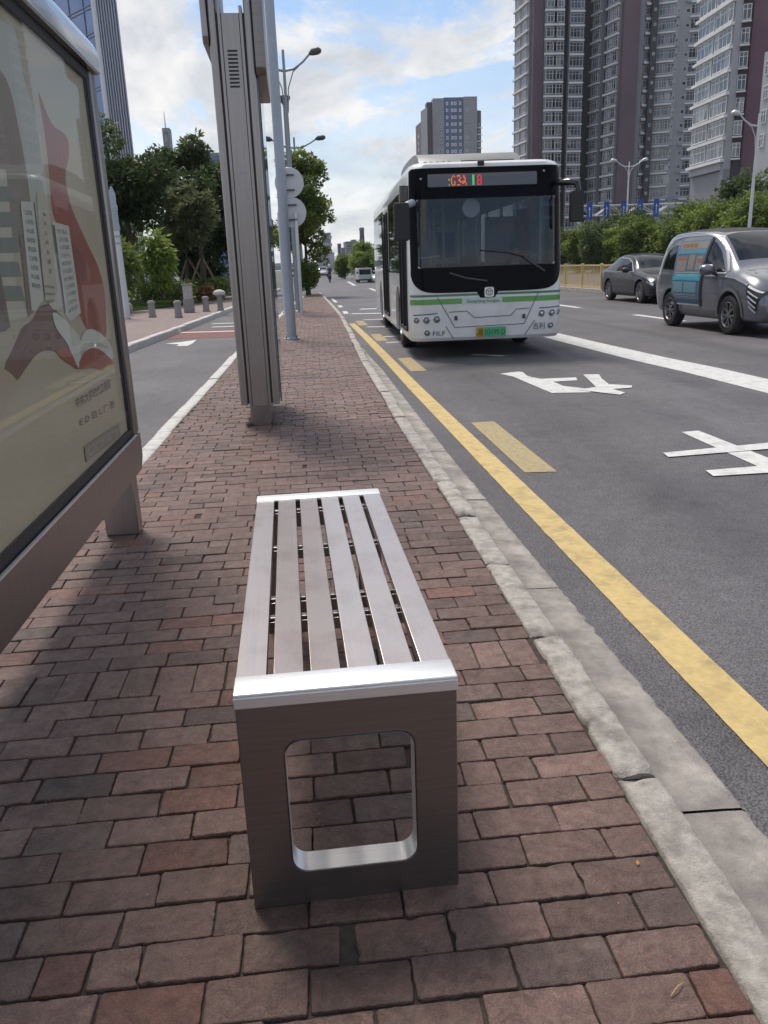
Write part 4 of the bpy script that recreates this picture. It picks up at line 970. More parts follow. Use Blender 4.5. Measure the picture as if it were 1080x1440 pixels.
    cu.add(cvs, [(k, k+1, 13+k, 12+k) for k in range(11)]); cu.build('curtain', mat('orange_curtain', (.32, .12, .05), .8, 0, (.22, .075, .03), 8), t, smooth=60)
    x, z = bf(666.5, 291); fan = MB().lathe([(.135, -.012), (.14, 0), (.135, .012)], 32, M=Matrix.Translation((x, .26, z)) @ Matrix.Rotation(radians(90), 4, 'X')).build('white_disc', mat('disc_white', (.72, .72, .70), .5), t, smooth=40)
    MB().tube([(x, .26, z+.13), (x, .26, z+.33)], .012, 8).build('disc_stem', PALEPAINT, fan)
    MB().box(x-.30, x+.0, 2.05, 2.07, 1.55, 1.98).build('blue_notice', mat('blue_notice', (.035, .05, .20), .5), t)
    MB().box(x-.14, x+.16, .52, .60, 1.40, 1.56).build('dash_screen', INTDARK, t, bevel=.01)
    return t
make_bus()

# ---------------------------------------------------------------- cars
def car_hull(st, n_st=64):
    """st: stations from the nose back: (y, z_low, z_belt, z_top, half_low, half_belt, half_top)"""
    def cr(y):
        ks = [s[0] for s in st]
        i = max(k for k in range(len(st)) if st[k][0] <= y+1e-9); i = min(i, len(st)-2)
        t_ = (y-ks[i])/(ks[i+1]-ks[i]); p = [st[max(i-1, 0)], st[i], st[i+1], st[min(i+2, len(st)-1)]]
        out = []
        for q in range(1, 7):
            y0, y1, y2, y3 = [a[0] for a in p]; a, b, c, d = [v[q] for v in p]
            m1 = (c-a)/(y2-y0) if y2 > y0 else 0; m2 = (d-b)/(y3-y1) if y3 > y1 else 0; h = y2-y1
            out.append((2*t_**3-3*t_**2+1)*b+(t_**3-2*t_**2+t_)*h*m1+(-2*t_**3+3*t_**2)*c+(t_**3-t_**2)*h*m2)
        return out
    ya, yb = st[0][0], st[-1][0]; rows = []
    ys = sorted(set([ya+(yb-ya)*k/n_st for k in range(n_st+1)]+[ya+.02, ya+.05, yb-.02, yb-.05]))
    for y in ys:
        zl, zb, zt, wl, wb, wt = cr(y)
        half = [(0, zl), (wl*.8, zl), (wl, zl+.06), (wl+(wb-wl)*.5+.012, zl+(zb-zl)*.33), (wb+.012, zl+(zb-zl)*.66), (wb, zb-.02), (wb-.015, zb+.015), (wb+(wt-wb)*.5+.012, zb+(zt-zb)*.48), (wt, zb+(zt-zb)*.86), (wt*.88, zt-(zt-zb)*.03), (wt*.5, zt+.012), (0, zt+.02)]
        sm = smooth_poly(half, 3); rows.append((y, sm))
    n = len(rows[0][1]); vs = []
    for y, sm in rows:
        vs += [(x, y, z) for x, z in sm]+[(-x, y, z) for x, z in reversed(sm[1:-1])]
    m = 2*n-2; fs = []
    for i in range(len(rows)-1):
        for k in range(m): fs.append((i*m+k, i*m+(k+1) % m, (i+1)*m+(k+1) % m, (i+1)*m+k))
    fs += [tuple(range(m)), tuple(reversed(range((len(rows)-1)*m, len(rows)*m)))]
    return MB().add(vs, fs)
CARGLASS = mat('car_glass', (.014, .017, .020), .03, 0, spec=.4)
LEDWHITE = mat('car_led_white', (.75, .78, .80), .25)
CARTRIM = mat('car_black_trim', (.02, .02, .022), .45)
def make_car(name, label, loc, rz, st, axles, r, paint, side_win, screen, rear, arch_trim=None, hub=RIM, track=None, skirt=None, group=None, cat='car', lights=True, rimr=.66):
    t = thing(name, label, cat, loc, rz, group)
    hull = car_hull(st).mesh('hull', []); bv = bvh_of(hull); hw = max(s[5] for s in st)
    body = boolean(hull, [cyl_x(y, r+.01, r*1.16, s*hw*.55, s*2) if s > 0 else cyl_x(y, r+.01, r*1.16, -2, -hw*.55) for y in axles for s in (-1, 1)])
    body.materials.clear(); body.materials.append(paint); body.polygons.foreach_set('use_smooth', [True]*len(body.polygons)); body.set_sharp_from_angle(angle=radians(40)); link('body', body, t)
    for s in (-1, 1):
        for w in side_win: decal('side_window', CARGLASS, t, bv, [w], 'x', s, .004, .1)
        for y in axles:
            wheel(t, s*((track or hw-.12)), y, r, .22, s, hub, 5, rimr)
            if arch_trim:
                lo = [(y+r*1.17*cos(a), r+.01+r*1.17*sin(a)) for a in [pi*1.02-k*pi*1.04/20 for k in range(21)]]; hi = [(y+r*1.36*cos(a), r+.01+r*1.36*sin(a)) for a in [pi*1.02-k*pi*1.04/20 for k in range(21)]]
                decal('wheel_arch', arch_trim, t, bv, [[lo[k], lo[k+1], hi[k+1], hi[k]] for k in range(20)], 'x', s, .012, .2)
    decal('windscreen', CARGLASS, t, bv, [screen], 'z', 1, .004, .12); decal('rear_window', CARGLASS, t, bv, [rear], 'z', 1, .004, .12)
    if skirt: decal('side_skirt', skirt[1], t, bv, [skirt[0]], 'x', -1, .008, .2)
    return t, bv
# ---------------------------------------------------------------- the grey people carrier
def set_cars():
    MPVP = mat('mpv_grey_paint', (.17, .175, .205), .28, .45, (.15, .155, .18), 1.5, coat=1.0)
    TRIM = mat('mpv_lower_trim', (.20, .20, .21), .45, .3)
    X0, YF = 8.90, 13.75                                     # centre line and nose
    hwid = .97
    st = [(0, .34, .62, .70, .70, .80, .60), (.10, .26, .70, .86, .82, .90, .70), (.35, .24, .86, 1.02, .89, .95, .78), (.75, .24, .98, 1.13, .92, .965, .82), (1.05, .24, 1.02, 1.22, .92, .97, .80), (1.6, .24, 1.04, 1.60, .92, .97, .76), (2.1, .24, 1.05, 1.84, .92, .97, .78), (2.8, .24, 1.06, 1.92, .92, .97, .80), (3.4, .24, 1.07, 1.92, .92, .965, .80), (3.85, .25, 1.08, 1.88, .91, .955, .79), (4.12, .28, 1.05, 1.70, .90, .945, .78), (4.25, .36, 1.0, 1.22, .86, .92, .76)]
    XS = X0-hwid+.02
    def sp(pts): return [((onX(a, b, XS).y-YF), onX(a, b, XS).z-G) for a, b in pts]
    quarter = smooth_poly([(1.30, 1.12), (1.93, 1.64), (2.02, 1.66), (2.03, 1.12)], 1)
    t, bv = make_car('grey_people_carrier', 'grey people carrier with a blue and orange poster on its rear side door', (X0, YF, G), 0, st, (.98, 3.42), .36, MPVP,
        [[(1.28, 1.13), (1.70, 1.50), (1.95, 1.66), (2.03, 1.68), (2.03, 1.13)], [(3.42, 1.16), (3.42, 1.66), (3.60, 1.64), (3.84, 1.52), (3.98, 1.18)]],
        [(-.70, 1.22), (.70, 1.22), (.60, 1.95), (.3, 2.04), (-.3, 2.04), (-.60, 1.95)], [(-.6, 3.97), (.6, 3.97), (.62, 4.12), (-.62, 4.12)], TRIM, RIM, hwid-.10, ([(1.42, .25), (2.98, .25), (2.98, .38), (1.42, .40)], TRIM), cat='van')
    # poster on the sliding door, on the side that faces us
    q = [(3.38, .50), (2.12, .50), (2.12, 1.72), (3.30, 1.72), (3.38, 1.50)]
    ad = decal('door_poster', mat('ad_blue', (.085, .16, .23), .4), t, bv, [q], 'x', -1, .010, .15)
    lv = [.011]
    def pc(name, polys, col):
        lv[0] += .0006; return decal(name, mat('ad_%02d_%02d_%02d' % tuple(int(c*99) for c in col), col, .45), ad, bv, polys, 'x', -1, lv[0], .2)
    def R_(a, b, c, d): return [(a, c), (b, c), (b, d), (a, d)]
    pc('poster_header', [R_(2.16, 3.26, 1.56, 1.70)], (.26, .25, .22)); pc('poster_title', [R_(2.55, 2.70, 1.585, 1.66), R_(2.73, 2.88, 1.59, 1.67), R_(2.91, 3.03, 1.585, 1.66), R_(3.06, 3.18, 1.58, 1.66)], (.30, .10, .035))
    pc('poster_sky', [R_(2.16, 3.32, 1.47, 1.555)], (.10, .27, .35)); pc('poster_photo', [R_(2.84, 3.3, 1.13, 1.42), R_(2.52, 2.78, 1.16, 1.45), R_(2.2, 2.46, 1.15, 1.42)], (.27, .24, .22))
    pc('poster_photo_title', [R_(2.87, 3.25, 1.34, 1.40), R_(2.22, 2.42, 1.30, 1.37)], (.36, .12, .08)); pc('poster_band', [R_(2.16, 3.32, 1.095, 1.12)], (.40, .36, .24))
    pc('poster_band', [R_(2.16, 3.34, .95, 1.08)], (.07, .32, .44)); pc('poster_panel', [R_(2.26, 2.80, .72, .93), R_(2.84, 3.3, .72, .93)], (.16, .30, .38)); pc('poster_line', [R_(2.26, 3.26, .665, .675), R_(2.26, 3.26, .63, .638), R_(2.26, 3.2, .60, .606), R_(2.26, 3.26, .685, .692)], (.36, .44, .48)); pc('poster_foot', [R_(2.14, 3.36, .52, .585)], (.035, .09, .17))
    decal('poster_frame', CARTRIM, t, bv, [R_(2.05, 2.118, .47, 1.76)], 'x', -1, .020, .2); decal('poster_frame', mat('pale_frame', (.5, .5, .5), .5), t, bv, [R_(2.12, 3.40, .47, .498)], 'x', -1, .014, .2)
    # mirror, headlamp, chrome line, grille, door seams
    for s in (-1, 1):
        M = Matrix.Translation((s*1.10, 1.62, 1.17)); hd = MB().lathe([(.02, -.17), (.09, -.14), (.115, -.04), (.11, .06), (.07, .13), (.02, .15)], 14, M=M @ Matrix.Rotation(radians(90), 4, 'Y') @ Matrix.Diagonal((.9, 1.1, .95, 1)))
        mo = hd.build('mirror', MPVP, t, smooth=60); MB().tube([(s*.93, 1.58, 1.08), (s*1.04, 1.60, 1.12)], .035, 8).build('mirror_arm', CARTRIM, mo, smooth=50)
        decal('headlamp', CARTRIM, t, bv, [[(.05, .78), (.42, .92), (.40, .76), (.12, .46)]], 'x', s, .010, .06)
        for k in range(5):
            a = .86-.085*k; decal('headlamp_blade', LEDWHITE, t, bv, [[(.10+.012*k, a-.10), (.38-.018*k, a+.01), (.375-.018*k, a+.04), (.095+.012*k, a-.075)]], 'x', s, .014, .06)
        decal('door_seam', CARTRIM, t, bv, [R_(2.075, 2.085, .42, 1.10), R_(1.24, 1.25, .55, 1.08)], 'x', s, .005, .1)
        decal('window_line', LEDWHITE, t, bv, [[(1.22, 1.095), (2.1, 1.10), (2.1, 1.115), (1.22, 1.11)]], 'x', s, .008, .1)
        decal('roof_rail_line', mat('bright_trim', (.42, .42, .44), .38, .7), t, bv, [[(1.20, 1.13), (1.62, 1.53), (1.98, 1.745), (2.3, 1.80), (3.3, 1.80), (3.7, 1.745), (3.95, 1.55), (4.02, 1.56), (3.75, 1.78), (3.35, 1.84), (2.3, 1.84), (1.95, 1.78), (1.58, 1.56), (1.15, 1.14)]], 'x', s, .008, .06)
    decal('grille', CARTRIM, t, bv, [rrect(-.55, .55, .36, .56, .04, 3)], 'y', -1, .006, .08); decal('bumper_light', LEDWHITE, t, bv, [rrect(-.5, .5, .66, .675, .005, 2)], 'y', -1, .008, .08)
    decal('roof_panel', CARTRIM, t, bv, [rrect(-.6, .6, 2.1, 3.6, .1, 3)], 'z', 1, .003, .1)
    # ---------------------------------------------------------------- the dark saloon behind it
    def saloon(name, label, loc, rz, paint, group=None, mini=False):
        st2 = [(0, .30, .52, .62, .66, .74, .55), (.12, .22, .62, .74, .78, .85, .66), (.5, .2, .76, .87, .86, .90, .74), (1.0, .2, .84, .96, .88, .91, .76), (1.45, .2, .90, 1.06, .88, .915, .72), (1.95, .2, .92, 1.35, .88, .915, .66), (2.4, .2, .93, 1.49, .88, .915, .63), (3.0, .2, .94, 1.52, .88, .915, .63), (3.6, .21, .95, 1.42, .88, .91, .62), (4.1, .22, .96, 1.20, .87, .90, .64), (4.45, .27, .93, 1.02, .83, .86, .66), (4.62, .38, .84, .90, .74, .78, .6)]
        t2, b2 = make_car(name, label, loc, rz, st2, (.92, 3.62), .345, paint,
            [[(1.62, .99), (2.05, 1.25), (2.45, 1.37), (2.68, 1.39), (2.68, .99)], [(2.76, .99), (2.76, 1.39), (3.1, 1.40), (3.5, 1.33), (3.86, 1.14), (3.9, 1.03)]],
            [(-.62, 1.5), (.62, 1.5), (.5, 2.2), (.2, 2.32), (-.2, 2.32), (-.5, 2.2)], [(-.5, 3.55), (.5, 3.55), (.52, 4.1), (-.52, 4.1)], None, RIM, None, group=group, rimr=.70)
        for s in (-1, 1):
            M = Matrix.Translation((s*1.03, 1.80, 1.03)); mo = MB().lathe([(.02, -.13), (.075, -.10), (.09, 0), (.07, .09), (.02, .11)], 12, M=M @ Matrix.Rotation(radians(90), 4, 'Y')).build('mirror', CARTRIM, t2, smooth=60)
            decal('window_trim', mat('bright_trim', (.42, .42, .44), .38, .7), t2, b2, [[(1.55, .965), (3.92, .985), (3.92, 1.0), (1.55, .98)]]+[[(1.56, .985), (2.05, 1.28), (2.45, 1.40), (3.1, 1.43), (3.5, 1.365), (3.88, 1.17), (4.0, 1.0), (3.94, 1.0), (3.86, 1.15), (3.48, 1.345), (3.1, 1.408), (2.45, 1.378), (2.05, 1.255), (1.62, .985)]], 'x', s, .007, .06)
            decal('door_seam', CARTRIM, t2, b2, [[(2.715, .35), (2.723, .35), (2.723, .95), (2.715, .95)], [(1.5, .4), (1.508, .4), (1.508, .92), (1.5, .92)]], 'x', s, .004, .1)
            decal('headlamp', LAMPRING, t2, b2, [[(.06, .56), (.42, .66), (.42, .72), (.10, .64)]], 'x', s, .008, .06)
            decal('side_skirt', CARTRIM, t2, b2, [[(1.3, .21), (3.2, .21), (3.2, .29), (1.3, .29)]], 'x', s, .008, .2)
        decal('grille', CARTRIM, t2, b2, [rrect(-.5, .5, .28, .44, .04, 3)], 'y', -1, .006, .08)
        return t2
    DG = mat('saloon_dark_grey_paint', (.014, .015, .020), .25, 0, coat=.25); WH = mat('car_white_paint', (.62, .63, .64), .3, 0, coat=.6); SI = mat('car_silver_paint', (.35, .36, .38), .3, .6, coat=.6)
    saloon('dark_saloon_car', 'dark grey saloon car driving half hidden behind the grey people carrier', (11.82, 25.0, G), 0, DG)
    saloon('white_saloon_car', 'small distant white car right behind the pale box van', (7.35, 74, G), radians(2), WH).scale = (.66, .66, .66)
    for i, (x, y, p, lab) in enumerate(((1.9, 120, WH, 'tiny white car nearest the middle of the far end of the road'), (4.5, 131, SI, 'tiny silver car between two white ones at the far end of the road'), (-.6, 140, WH, 'tiny white car at the left of the far end of the road'))):
        saloon('distant_car', lab, (x, y, G), radians(3), p, 'cars at the far end of the road')
    # pale box van
    v = thing('box_van', 'small distant pale box van seen past the left side of the bus', 'van', (6.2, 75.0, G), radians(2)); v.scale = (.68, .68, .62)
    VB = mat('van_pale_paint', (.45, .50, .50), .5, 0, (.40, .45, .45), 3)
    MB().prism(rrect(-.9, .9, .45, 2.05, .08, 3), 'y', .02, 3.9).build('cargo_body', VB, v, bevel=.03)
    MB().box(-.75, .75, .0, .019, 1.15, 1.85).build('windscreen', CARGLASS, v); MB().box(-.82, .82, -.06, .018, .32, .52).build('bumper', CARTRIM, v)
    for s in (-1, 1):
        MB().box(s*.7-.12, s*.7+.12, -.02, .018, .62, .78).build('headlight', LAMPRING, v); MB().box(s*1.02-.09, s*1.02+.09, .1, .2, 1.3, 1.6).build('mirror', CARTRIM, v)
        for y in (.75, 3.1): wheel(v, s*.78, y, .33, .2, s, RIMD)
set_cars()

# ================================================================== people: the bus driver and the scooter rider
SKIN = mat('skin', (.42, .25, .18), .6); HAIR = mat('dark_hair', (.012, .010, .009), .6)
def skin_mesh(joints, edges, root=0, sub=2):
    me = bpy.data.meshes.new('figure'); me.from_pydata([j[0] for j in joints], edges, [])
    o = bpy.data.objects.new('figure', me); COL.objects.link(o)
    md = o.modifiers.new('s', 'SKIN'); sv = me.skin_vertices[0].data
    for i, j in enumerate(joints):
        r = j[1]; sv[i].radius = r if hasattr(r, '__len__') else (r, r); sv[i].use_root = (i == root)
    md.use_smooth_shade = True; o.modifiers.new('b', 'SUBSURF').levels = sub; o.modifiers['b'].render_levels = sub
    dg = bpy.context.evaluated_depsgraph_get(); out = bpy.data.meshes.new_from_object(o.evaluated_get(dg)); bpy.data.objects.remove(o); return out
def seated_person(label, loc, rz, shirt, trousers, hands, feet, helmet=None, scale=1.0, hip=.0, lean=.06, group=None):
    """facing -y, hips at the origin; hands and feet are given as points"""
    t = thing('person', label, 'person', loc, rz, group); t.scale = (scale,)*3
    hz = .0; J = [((0, 0, hz), (.15, .11))]; E_ = []
    def ad(p, r, par): J.append((p, r)); E_.append((par, len(J)-1)); return len(J)-1
    w = ad((0, -lean*.4, hz+.18), (.135, .10), 0); c = ad((0, -lean, hz+.38), (.165, .11), w); n = ad((0, -lean*1.2, hz+.53), (.06, .06), c); h0 = ad((0, -lean*1.3-.015, hz+.62), (.058, .065), n); h1 = ad((0, -lean*1.3-.02, hz+.70), (.078, .095), h0); ad((0, -lean*1.3, hz+.79), (.062, .075), h1)
    ad((0, -lean*1.3-.105, hz+.675), (.014, .014), h1)
    for s, hd, ft in ((-1, hands[0], feet[0]), (1, hands[1], feet[1])):
        sh = ad((s*.19, -lean, hz+.45), .062, c); el = Vector((s*.23, (hd[1]-lean)/2+.02, (hd[2]+hz+.45)/2-.10)); e = ad(tuple(el), .045, sh); wr = Vector(hd); wv = ad(tuple(wr), .032, e)
        d = (wr-el).normalized(); pm = ad(tuple(wr+d*.06), (.036, .022), wv)
        for k in range(4): 
            f1 = ad(tuple(wr+d*.12+Vector((s*(.022-.015*k), 0, .012))), .009, pm); ad(tuple(wr+d*(.145-.006*abs(k-1.5))+Vector((s*(.022-.015*k), .0, -.025))), .008, f1)
        ad(tuple(wr+d*.08+Vector((-s*.045, 0, .012))), .011, pm)
        hp = ad((s*.09, -.02, hz-.02), .088, 0); kn = Vector(((s*.11+ft[0])/2, (ft[1])*.72-.10, max(ft[2]+.45, hz-.05)*.5+hz*.5+.03)); kk = ad(tuple(kn), .062, hp); an = ad(tuple(ft), .042, kk); ad((ft[0], ft[1]-.14, ft[2]-.05), (.042, .03), an)
    me = skin_mesh(J, E_)
    for m in (shirt, trousers, SKIN, CARTRIM): me.materials.append(m)
    for p in me.polygons:
        z = p.center.z; x = abs(p.center.x)
        far = any((p.center-Vector(q)).length < .17 and (p.center-Vector(q)).dot(Vector(q)-Vector((0, -lean, .4))) > -.02 for q in hands)
        p.material_index = 2 if z > hz+.52 or far else 0 if z > hz+.04 and not (p.center.y < -.22 and z < .16) else 3 if any((p.center-Vector(q)).length < .16 and z < q[2]+.03 for q in feet) else 1
    b = link('body', me, t)
    hy = -lean*1.3
    if helmet: MB().lathe([(.125, .64), (.14, .70), (.135, .78), (.10, .85), (.04, .875), (.001, .88)], 18, (0, hy, hz)).build('helmet', helmet, t, smooth=60)
    else: MB().lathe([(.088, .735), (.097, .77), (.085, .83), (.05, .862), (.001, .87)], 16, (0, hy+.02, hz)).build('hair', HAIR, t, smooth=60)
    for s in (-1, 1): MB().lathe([(.001, -.006), (.011, 0), (.001, .006)], 8, (s*.033, hy-.105, hz+.705)).build('eye', CARTRIM, t)
    return t
bus = bpy.data.objects['city_bus']; bpy.context.view_layer.update()
Mb = Matrix.Translation(bus.location) @ Matrix.Rotation(bus.rotation_euler.z, 4, 'Z')
p = Mb @ Vector((.68, 1.20, .90))
seated_person('bus driver in a light shirt seated behind the steering wheel of the bus', p, radians(-2.4), mat('pale_shirt', (.62, .66, .72), .8), mat('dark_trousers', (.03, .032, .045), .8), ((-.17, -.36, .40), (.17, -.36, .40)), ((-.13, -.42, -.40), (.13, -.46, -.40)))
def scooter():
    t = thing('motor_scooter', 'small dark motor scooter riding away down the middle of the far road', 'scooter', (3.4, 84.0, G), radians(180))
    R2 = .25
    for y in (-.62, .62):
        M = Matrix.Translation((0, y, R2)) @ Matrix.Rotation(radians(90), 4, 'Y'); w = MB().lathe([(R2*.6, -.05), (R2*.93, -.05), (R2, 0), (R2*.93, .05), (R2*.6, .05)], 20, M=M).build('wheel', TYRE, t, smooth=50); MB().lathe([(R2*.6, -.03), (R2*.6, .03), (.03, .05)], 14, M=M).build('rim', RIM, w)
    SP = mat('scooter_paint', (.06, .065, .08), .35, .2)
    MB().prism(smooth_poly([(-.45, .35), (-.30, .28), (.1, .28), (.2, .42), (.5, .62), (.75, .66), (.72, .74), (.3, .76), (.05, .72), (.0, .42), (-.28, .40), (-.38, .90), (-.46, .90)], 3), 'x', -.13, .13).build('body', SP, t, bevel=.02)
    MB().prism([(.0, .765), (.7, .745), (.68, .81), (.02, .82)], 'x', -.12, .12).build('saddle', BLACK, t, bevel=.02); MB().tube([(-.32, -.42, 1.0), (0, -.46, .94), (.32, -.42, 1.0)], .018, 8).build('handlebar', BLACK, t)
    MB().tube([(0, -.45, .92), (0, -.62, R2)], .03, 8).build('fork', RIMD, t); MB().box(-.07, .07, .74, .79, .60, .68).build('tail_light', mat('tail_red', (.35, .02, .015), .3), t)
scooter()
seated_person('scooter rider in dark clothes with a white helmet on the far road', (3.4, 83.75, G+.84), radians(180), mat('dark_jacket', (.04, .045, .06), .8), mat('dark_trousers', (.03, .032, .045), .8), ((-.28, -.60, .16), (.28, -.60, .16)), ((-.14, -.32, -.45), (.14, -.32, -.45)), helmet=mat('helmet_white', (.6, .6, .6), .35))

# ================================================================== fence along the middle of the road
def fence():
    XF_ = 12.95
    t = thing('yellow_fence', 'long low fence of pale yellow upright slats along the middle of the road', 'fence', (XF_, 6, G))
    FY = mat('fence_yellow_paint', (.62, .46, .20), .6, 0, (.52, .38, .16), 6); 
    MB().box(-.22, .22, -2, 110, .004, .16).build('fence_plinth', KERBM, t)
    pan = MB(); L_ = 2.4
    pan.box(-.025, .025, .06, L_-.06, .20, .27); pan.box(-.025, .025, .06, L_-.06, 1.10, 1.17)
    k = 0.12
    while k < L_-.1: pan.box(-.006, .006, k, k+.055, .271, 1.099); k += .165
    pm = pan.mesh('fence_panel', FY); post = MB().box(-.05, .05, -.05, .05, .161, 1.22).mesh('post', FY, bevel=.01)
    for i in range(44):
        link('fence_panel', pm, t, (0, i*L_, 0)); link('post', post, t, (0, i*L_, 0))
fence()

# ================================================================== sign gantry
def gantry():
    Yg = 90.0; a = onY(815, 296, Yg); b = onY(962, 285, Yg); x0, x1 = a.x, b.x; z1, z0 = 6.55-G, 5.55-G
    t = thing('sign_gantry', 'white truss gantry with five upright blue sign boards above the trees', 'gantry', (x0, Yg, G))
    WT = mat('gantry_white', (.55, .56, .57), .5, .2); W_ = x1-x0; ch = []
    for y in (-.4, .4):
        for z in (z0, z1): MB().tube([(0, y, z), (W_, y, z)], .085, 10).build('chord', WT, t, smooth=40)
    mb = MB(); n = 7
    for i in range(n):
        u, v = W_*i/n, W_*(i+1)/n
        for y in (-.4, .4):
            o = MB().tube([(u, y, z0 if i % 2 else z1), (v, y, z1 if i % 2 else z0)], .05, 8).build('brace', WT, t, smooth=40)
    for x in (.0, W_): MB().tube([(x, 0, 0), (x, 0, z1+.1)], .2, 14).build('column', WT, t, smooth=40)
    for y in (-.4, .4):
        for x in (0, W_): MB().tube([(x, y, z0), (x, y, z1)], .07, 8).build('end_post', WT, t)
    SB = mat('sign_blue', (.012, .055, .30), .5, 0, (.02, .08, .36), 3); SW = mat('sign_white_print', (.55, .6, .66), .5)
    for px, py in ((829, 297), (853, 296), (877, 295), (900, 293), (923, 292)):
        p = onY(px, py, Yg-.55); x = p.x-x0; z = p.z-G
        s = MB().prism(rrect(x-.30, x+.30, z-.92, z+.92, .05, 3), 'y', -.56, -.52).build('sign_board', SB, t)
        mb = MB(); mb.prism([(x-.035, z-.6), (x+.035, z-.6), (x+.035, z+.15), (x+.12, z+.15), (x, z+.45), (x-.12, z+.15), (x-.035, z+.15)], 'y', -.566, -.5605); mb.build('arrow', SW, s)
gantry()
# ================================================================== trees and plants
class Leaves:
    """many small leaf faces with a per-leaf tone"""
    def __init__(self, seed): self.R = random.Random(seed); self.v = []; self.f = []; self.t = []
    def leaf(self, p, d, up, ln, wd, tone):
        d = d.normalized(); s = d.cross(up)
        if s.length < 1e-3: s = d.cross(Vector((1, .3, .2)))
        s.normalize(); n = len(self.v)
        self.v += [tuple(p), tuple(p+d*ln*.45+s*wd*.5), tuple(p+d*ln), tuple(p+d*ln*.45-s*wd*.5)]; self.f.append((n, n+1, n+2, n+3)); self.t += [tone]*4
    def clump(self, c, rad, n, ln, wd, droop=.0, shell=.55, tone=0.5, tv=.15, up=.25):
        R = self.R
        for _ in range(n):
            while True:
                q = Vector((R.uniform(-1, 1), R.uniform(-1, 1), R.uniform(-1, 1)))
                if .02 < q.length <= 1: break
            q = q.normalized()*(shell+(1-shell)*R.random()**.7 if R.random() < .8 else R.random())
            p = Vector((c[0]+q.x*rad[0], c[1]+q.y*rad[1], c[2]+q.z*rad[2]))
            d = Vector((q.x+R.gauss(0, .6), q.y+R.gauss(0, .6), q.z*.6+R.gauss(0, .5)-droop)); nrm = Vector((q.x*.5+R.gauss(0, .45), q.y*.5+R.gauss(0, .45), up+.5+R.gauss(0, .4)))
            k = R.uniform(.7, 1.3); self.leaf(p, d, nrm, ln*k, wd*k, min(1, max(0, tone+R.gauss(0, tv))))
    def build(self, name, mtl, parent=None, loc=None):
        me = bpy.data.meshes.new(name); me.from_pydata(self.v, [], self.f); me.materials.append(mtl)
        a = me.attributes.new('leaf', 'FLOAT', 'POINT'); a.data.foreach_set('value', self.t); me.update()
        return link(name, me, parent, loc)
def tree(label, x, y, h, crown, trunk_r, mtl, seed, clumps=16, per=420, leaf=(.20, .10), z0=0, fork=.35, clump_r=(.28, .42), spread=1.0, group=None, name='tree', lean=(0, 0), flat=.8, top_bias=0, stakes=False, droop=.1, tones=(.25, .75), density_low=1.0):
    """crown = (rx, ry, z_bottom, z_top)"""
    R = random.Random(seed); t = thing(name, label, 'tree', (x, y, z0), 0, group)
    rx, ry, zb, zt = crown; zc = (zb+zt)/2; rz_ = (zt-zb)/2; fk_ = zb+fork*(zc-zb)
    tr = MB(); tp = [(0, 0, -.1), (lean[0]*.3+R.gauss(0, .04), lean[1]*.3, fk_*.5), (lean[0]*.7, lean[1]*.7, fk_), (lean[0], lean[1], zc+rz_*.45)]
    tr.tube(smooth_poly(tp, 4), [trunk_r*(1.25 if i == 0 else 1-.75*i/12) for i in range(13)], 9)
    lv = Leaves(seed+1); n0 = 0
    for i in range(clumps):
        for _ in range(30):
            a = R.uniform(0, 2*pi); u = R.uniform(-1, 1); rr = sqrt(R.random())
            q = Vector((cos(a)*rr, sin(a)*rr, u))
            lim = sqrt(max(0, 1-abs(u)**2.2))
            if rr <= lim*.92 and (u > -.3 or R.random() < density_low): break
        cr = R.uniform(*clump_r)*(1-.25*abs(q.z))
        c = Vector((lean[0]*.7+q.x*rx*.86*spread, lean[1]*.7+q.y*ry*.86*spread, zc+q.z*rz_*.86))
        base = Vector((lean[0]*.7, lean[1]*.7, fk_+(min(c.z, zc)-fk_)*R.uniform(.0, .6) if c.z > fk_ else fk_*.9))
        mid = base.lerp(c, .5)+Vector((R.gauss(0, .12), R.gauss(0, .12), .15))
        tr.tube(smooth_poly([tuple(base), tuple(mid), tuple(c)], 3), [trunk_r*.42, trunk_r*.36, trunk_r*.3, trunk_r*.25, trunk_r*.2, trunk_r*.15, trunk_r*.08], 6)
        cs = min(rx, ry)*cr
        tone = R.uniform(*tones)
        lv.clump(c, (cs*R.uniform(.9, 1.3), cs*R.uniform(.9, 1.3), cs*flat*R.uniform(.8, 1.2)), per, leaf[0], leaf[1], droop, tone=tone)
        for _ in range(3):                                   # small sprays that break the outline
            dv = Vector((R.gauss(0, 1), R.gauss(0, 1), R.gauss(.2, .8))).normalized()*cs*R.uniform(.9, 1.3)
            lv.clump(c+dv, (cs*.38, cs*.38, cs*.30), per//9, leaf[0], leaf[1], droop, tone=tone+.08)
    tr.build('trunk', BARK, t, smooth=50); lv.build('crown', mtl, t)
    if stakes:
        for k in range(3):
            a = 2*pi*k/3+.4+seed; MB().tube([(1.15*cos(a), 1.15*sin(a), -.05), (.06*cos(a), .06*sin(a), 1.9)], .045, 7).build('stake', WOOD, t)
    return t
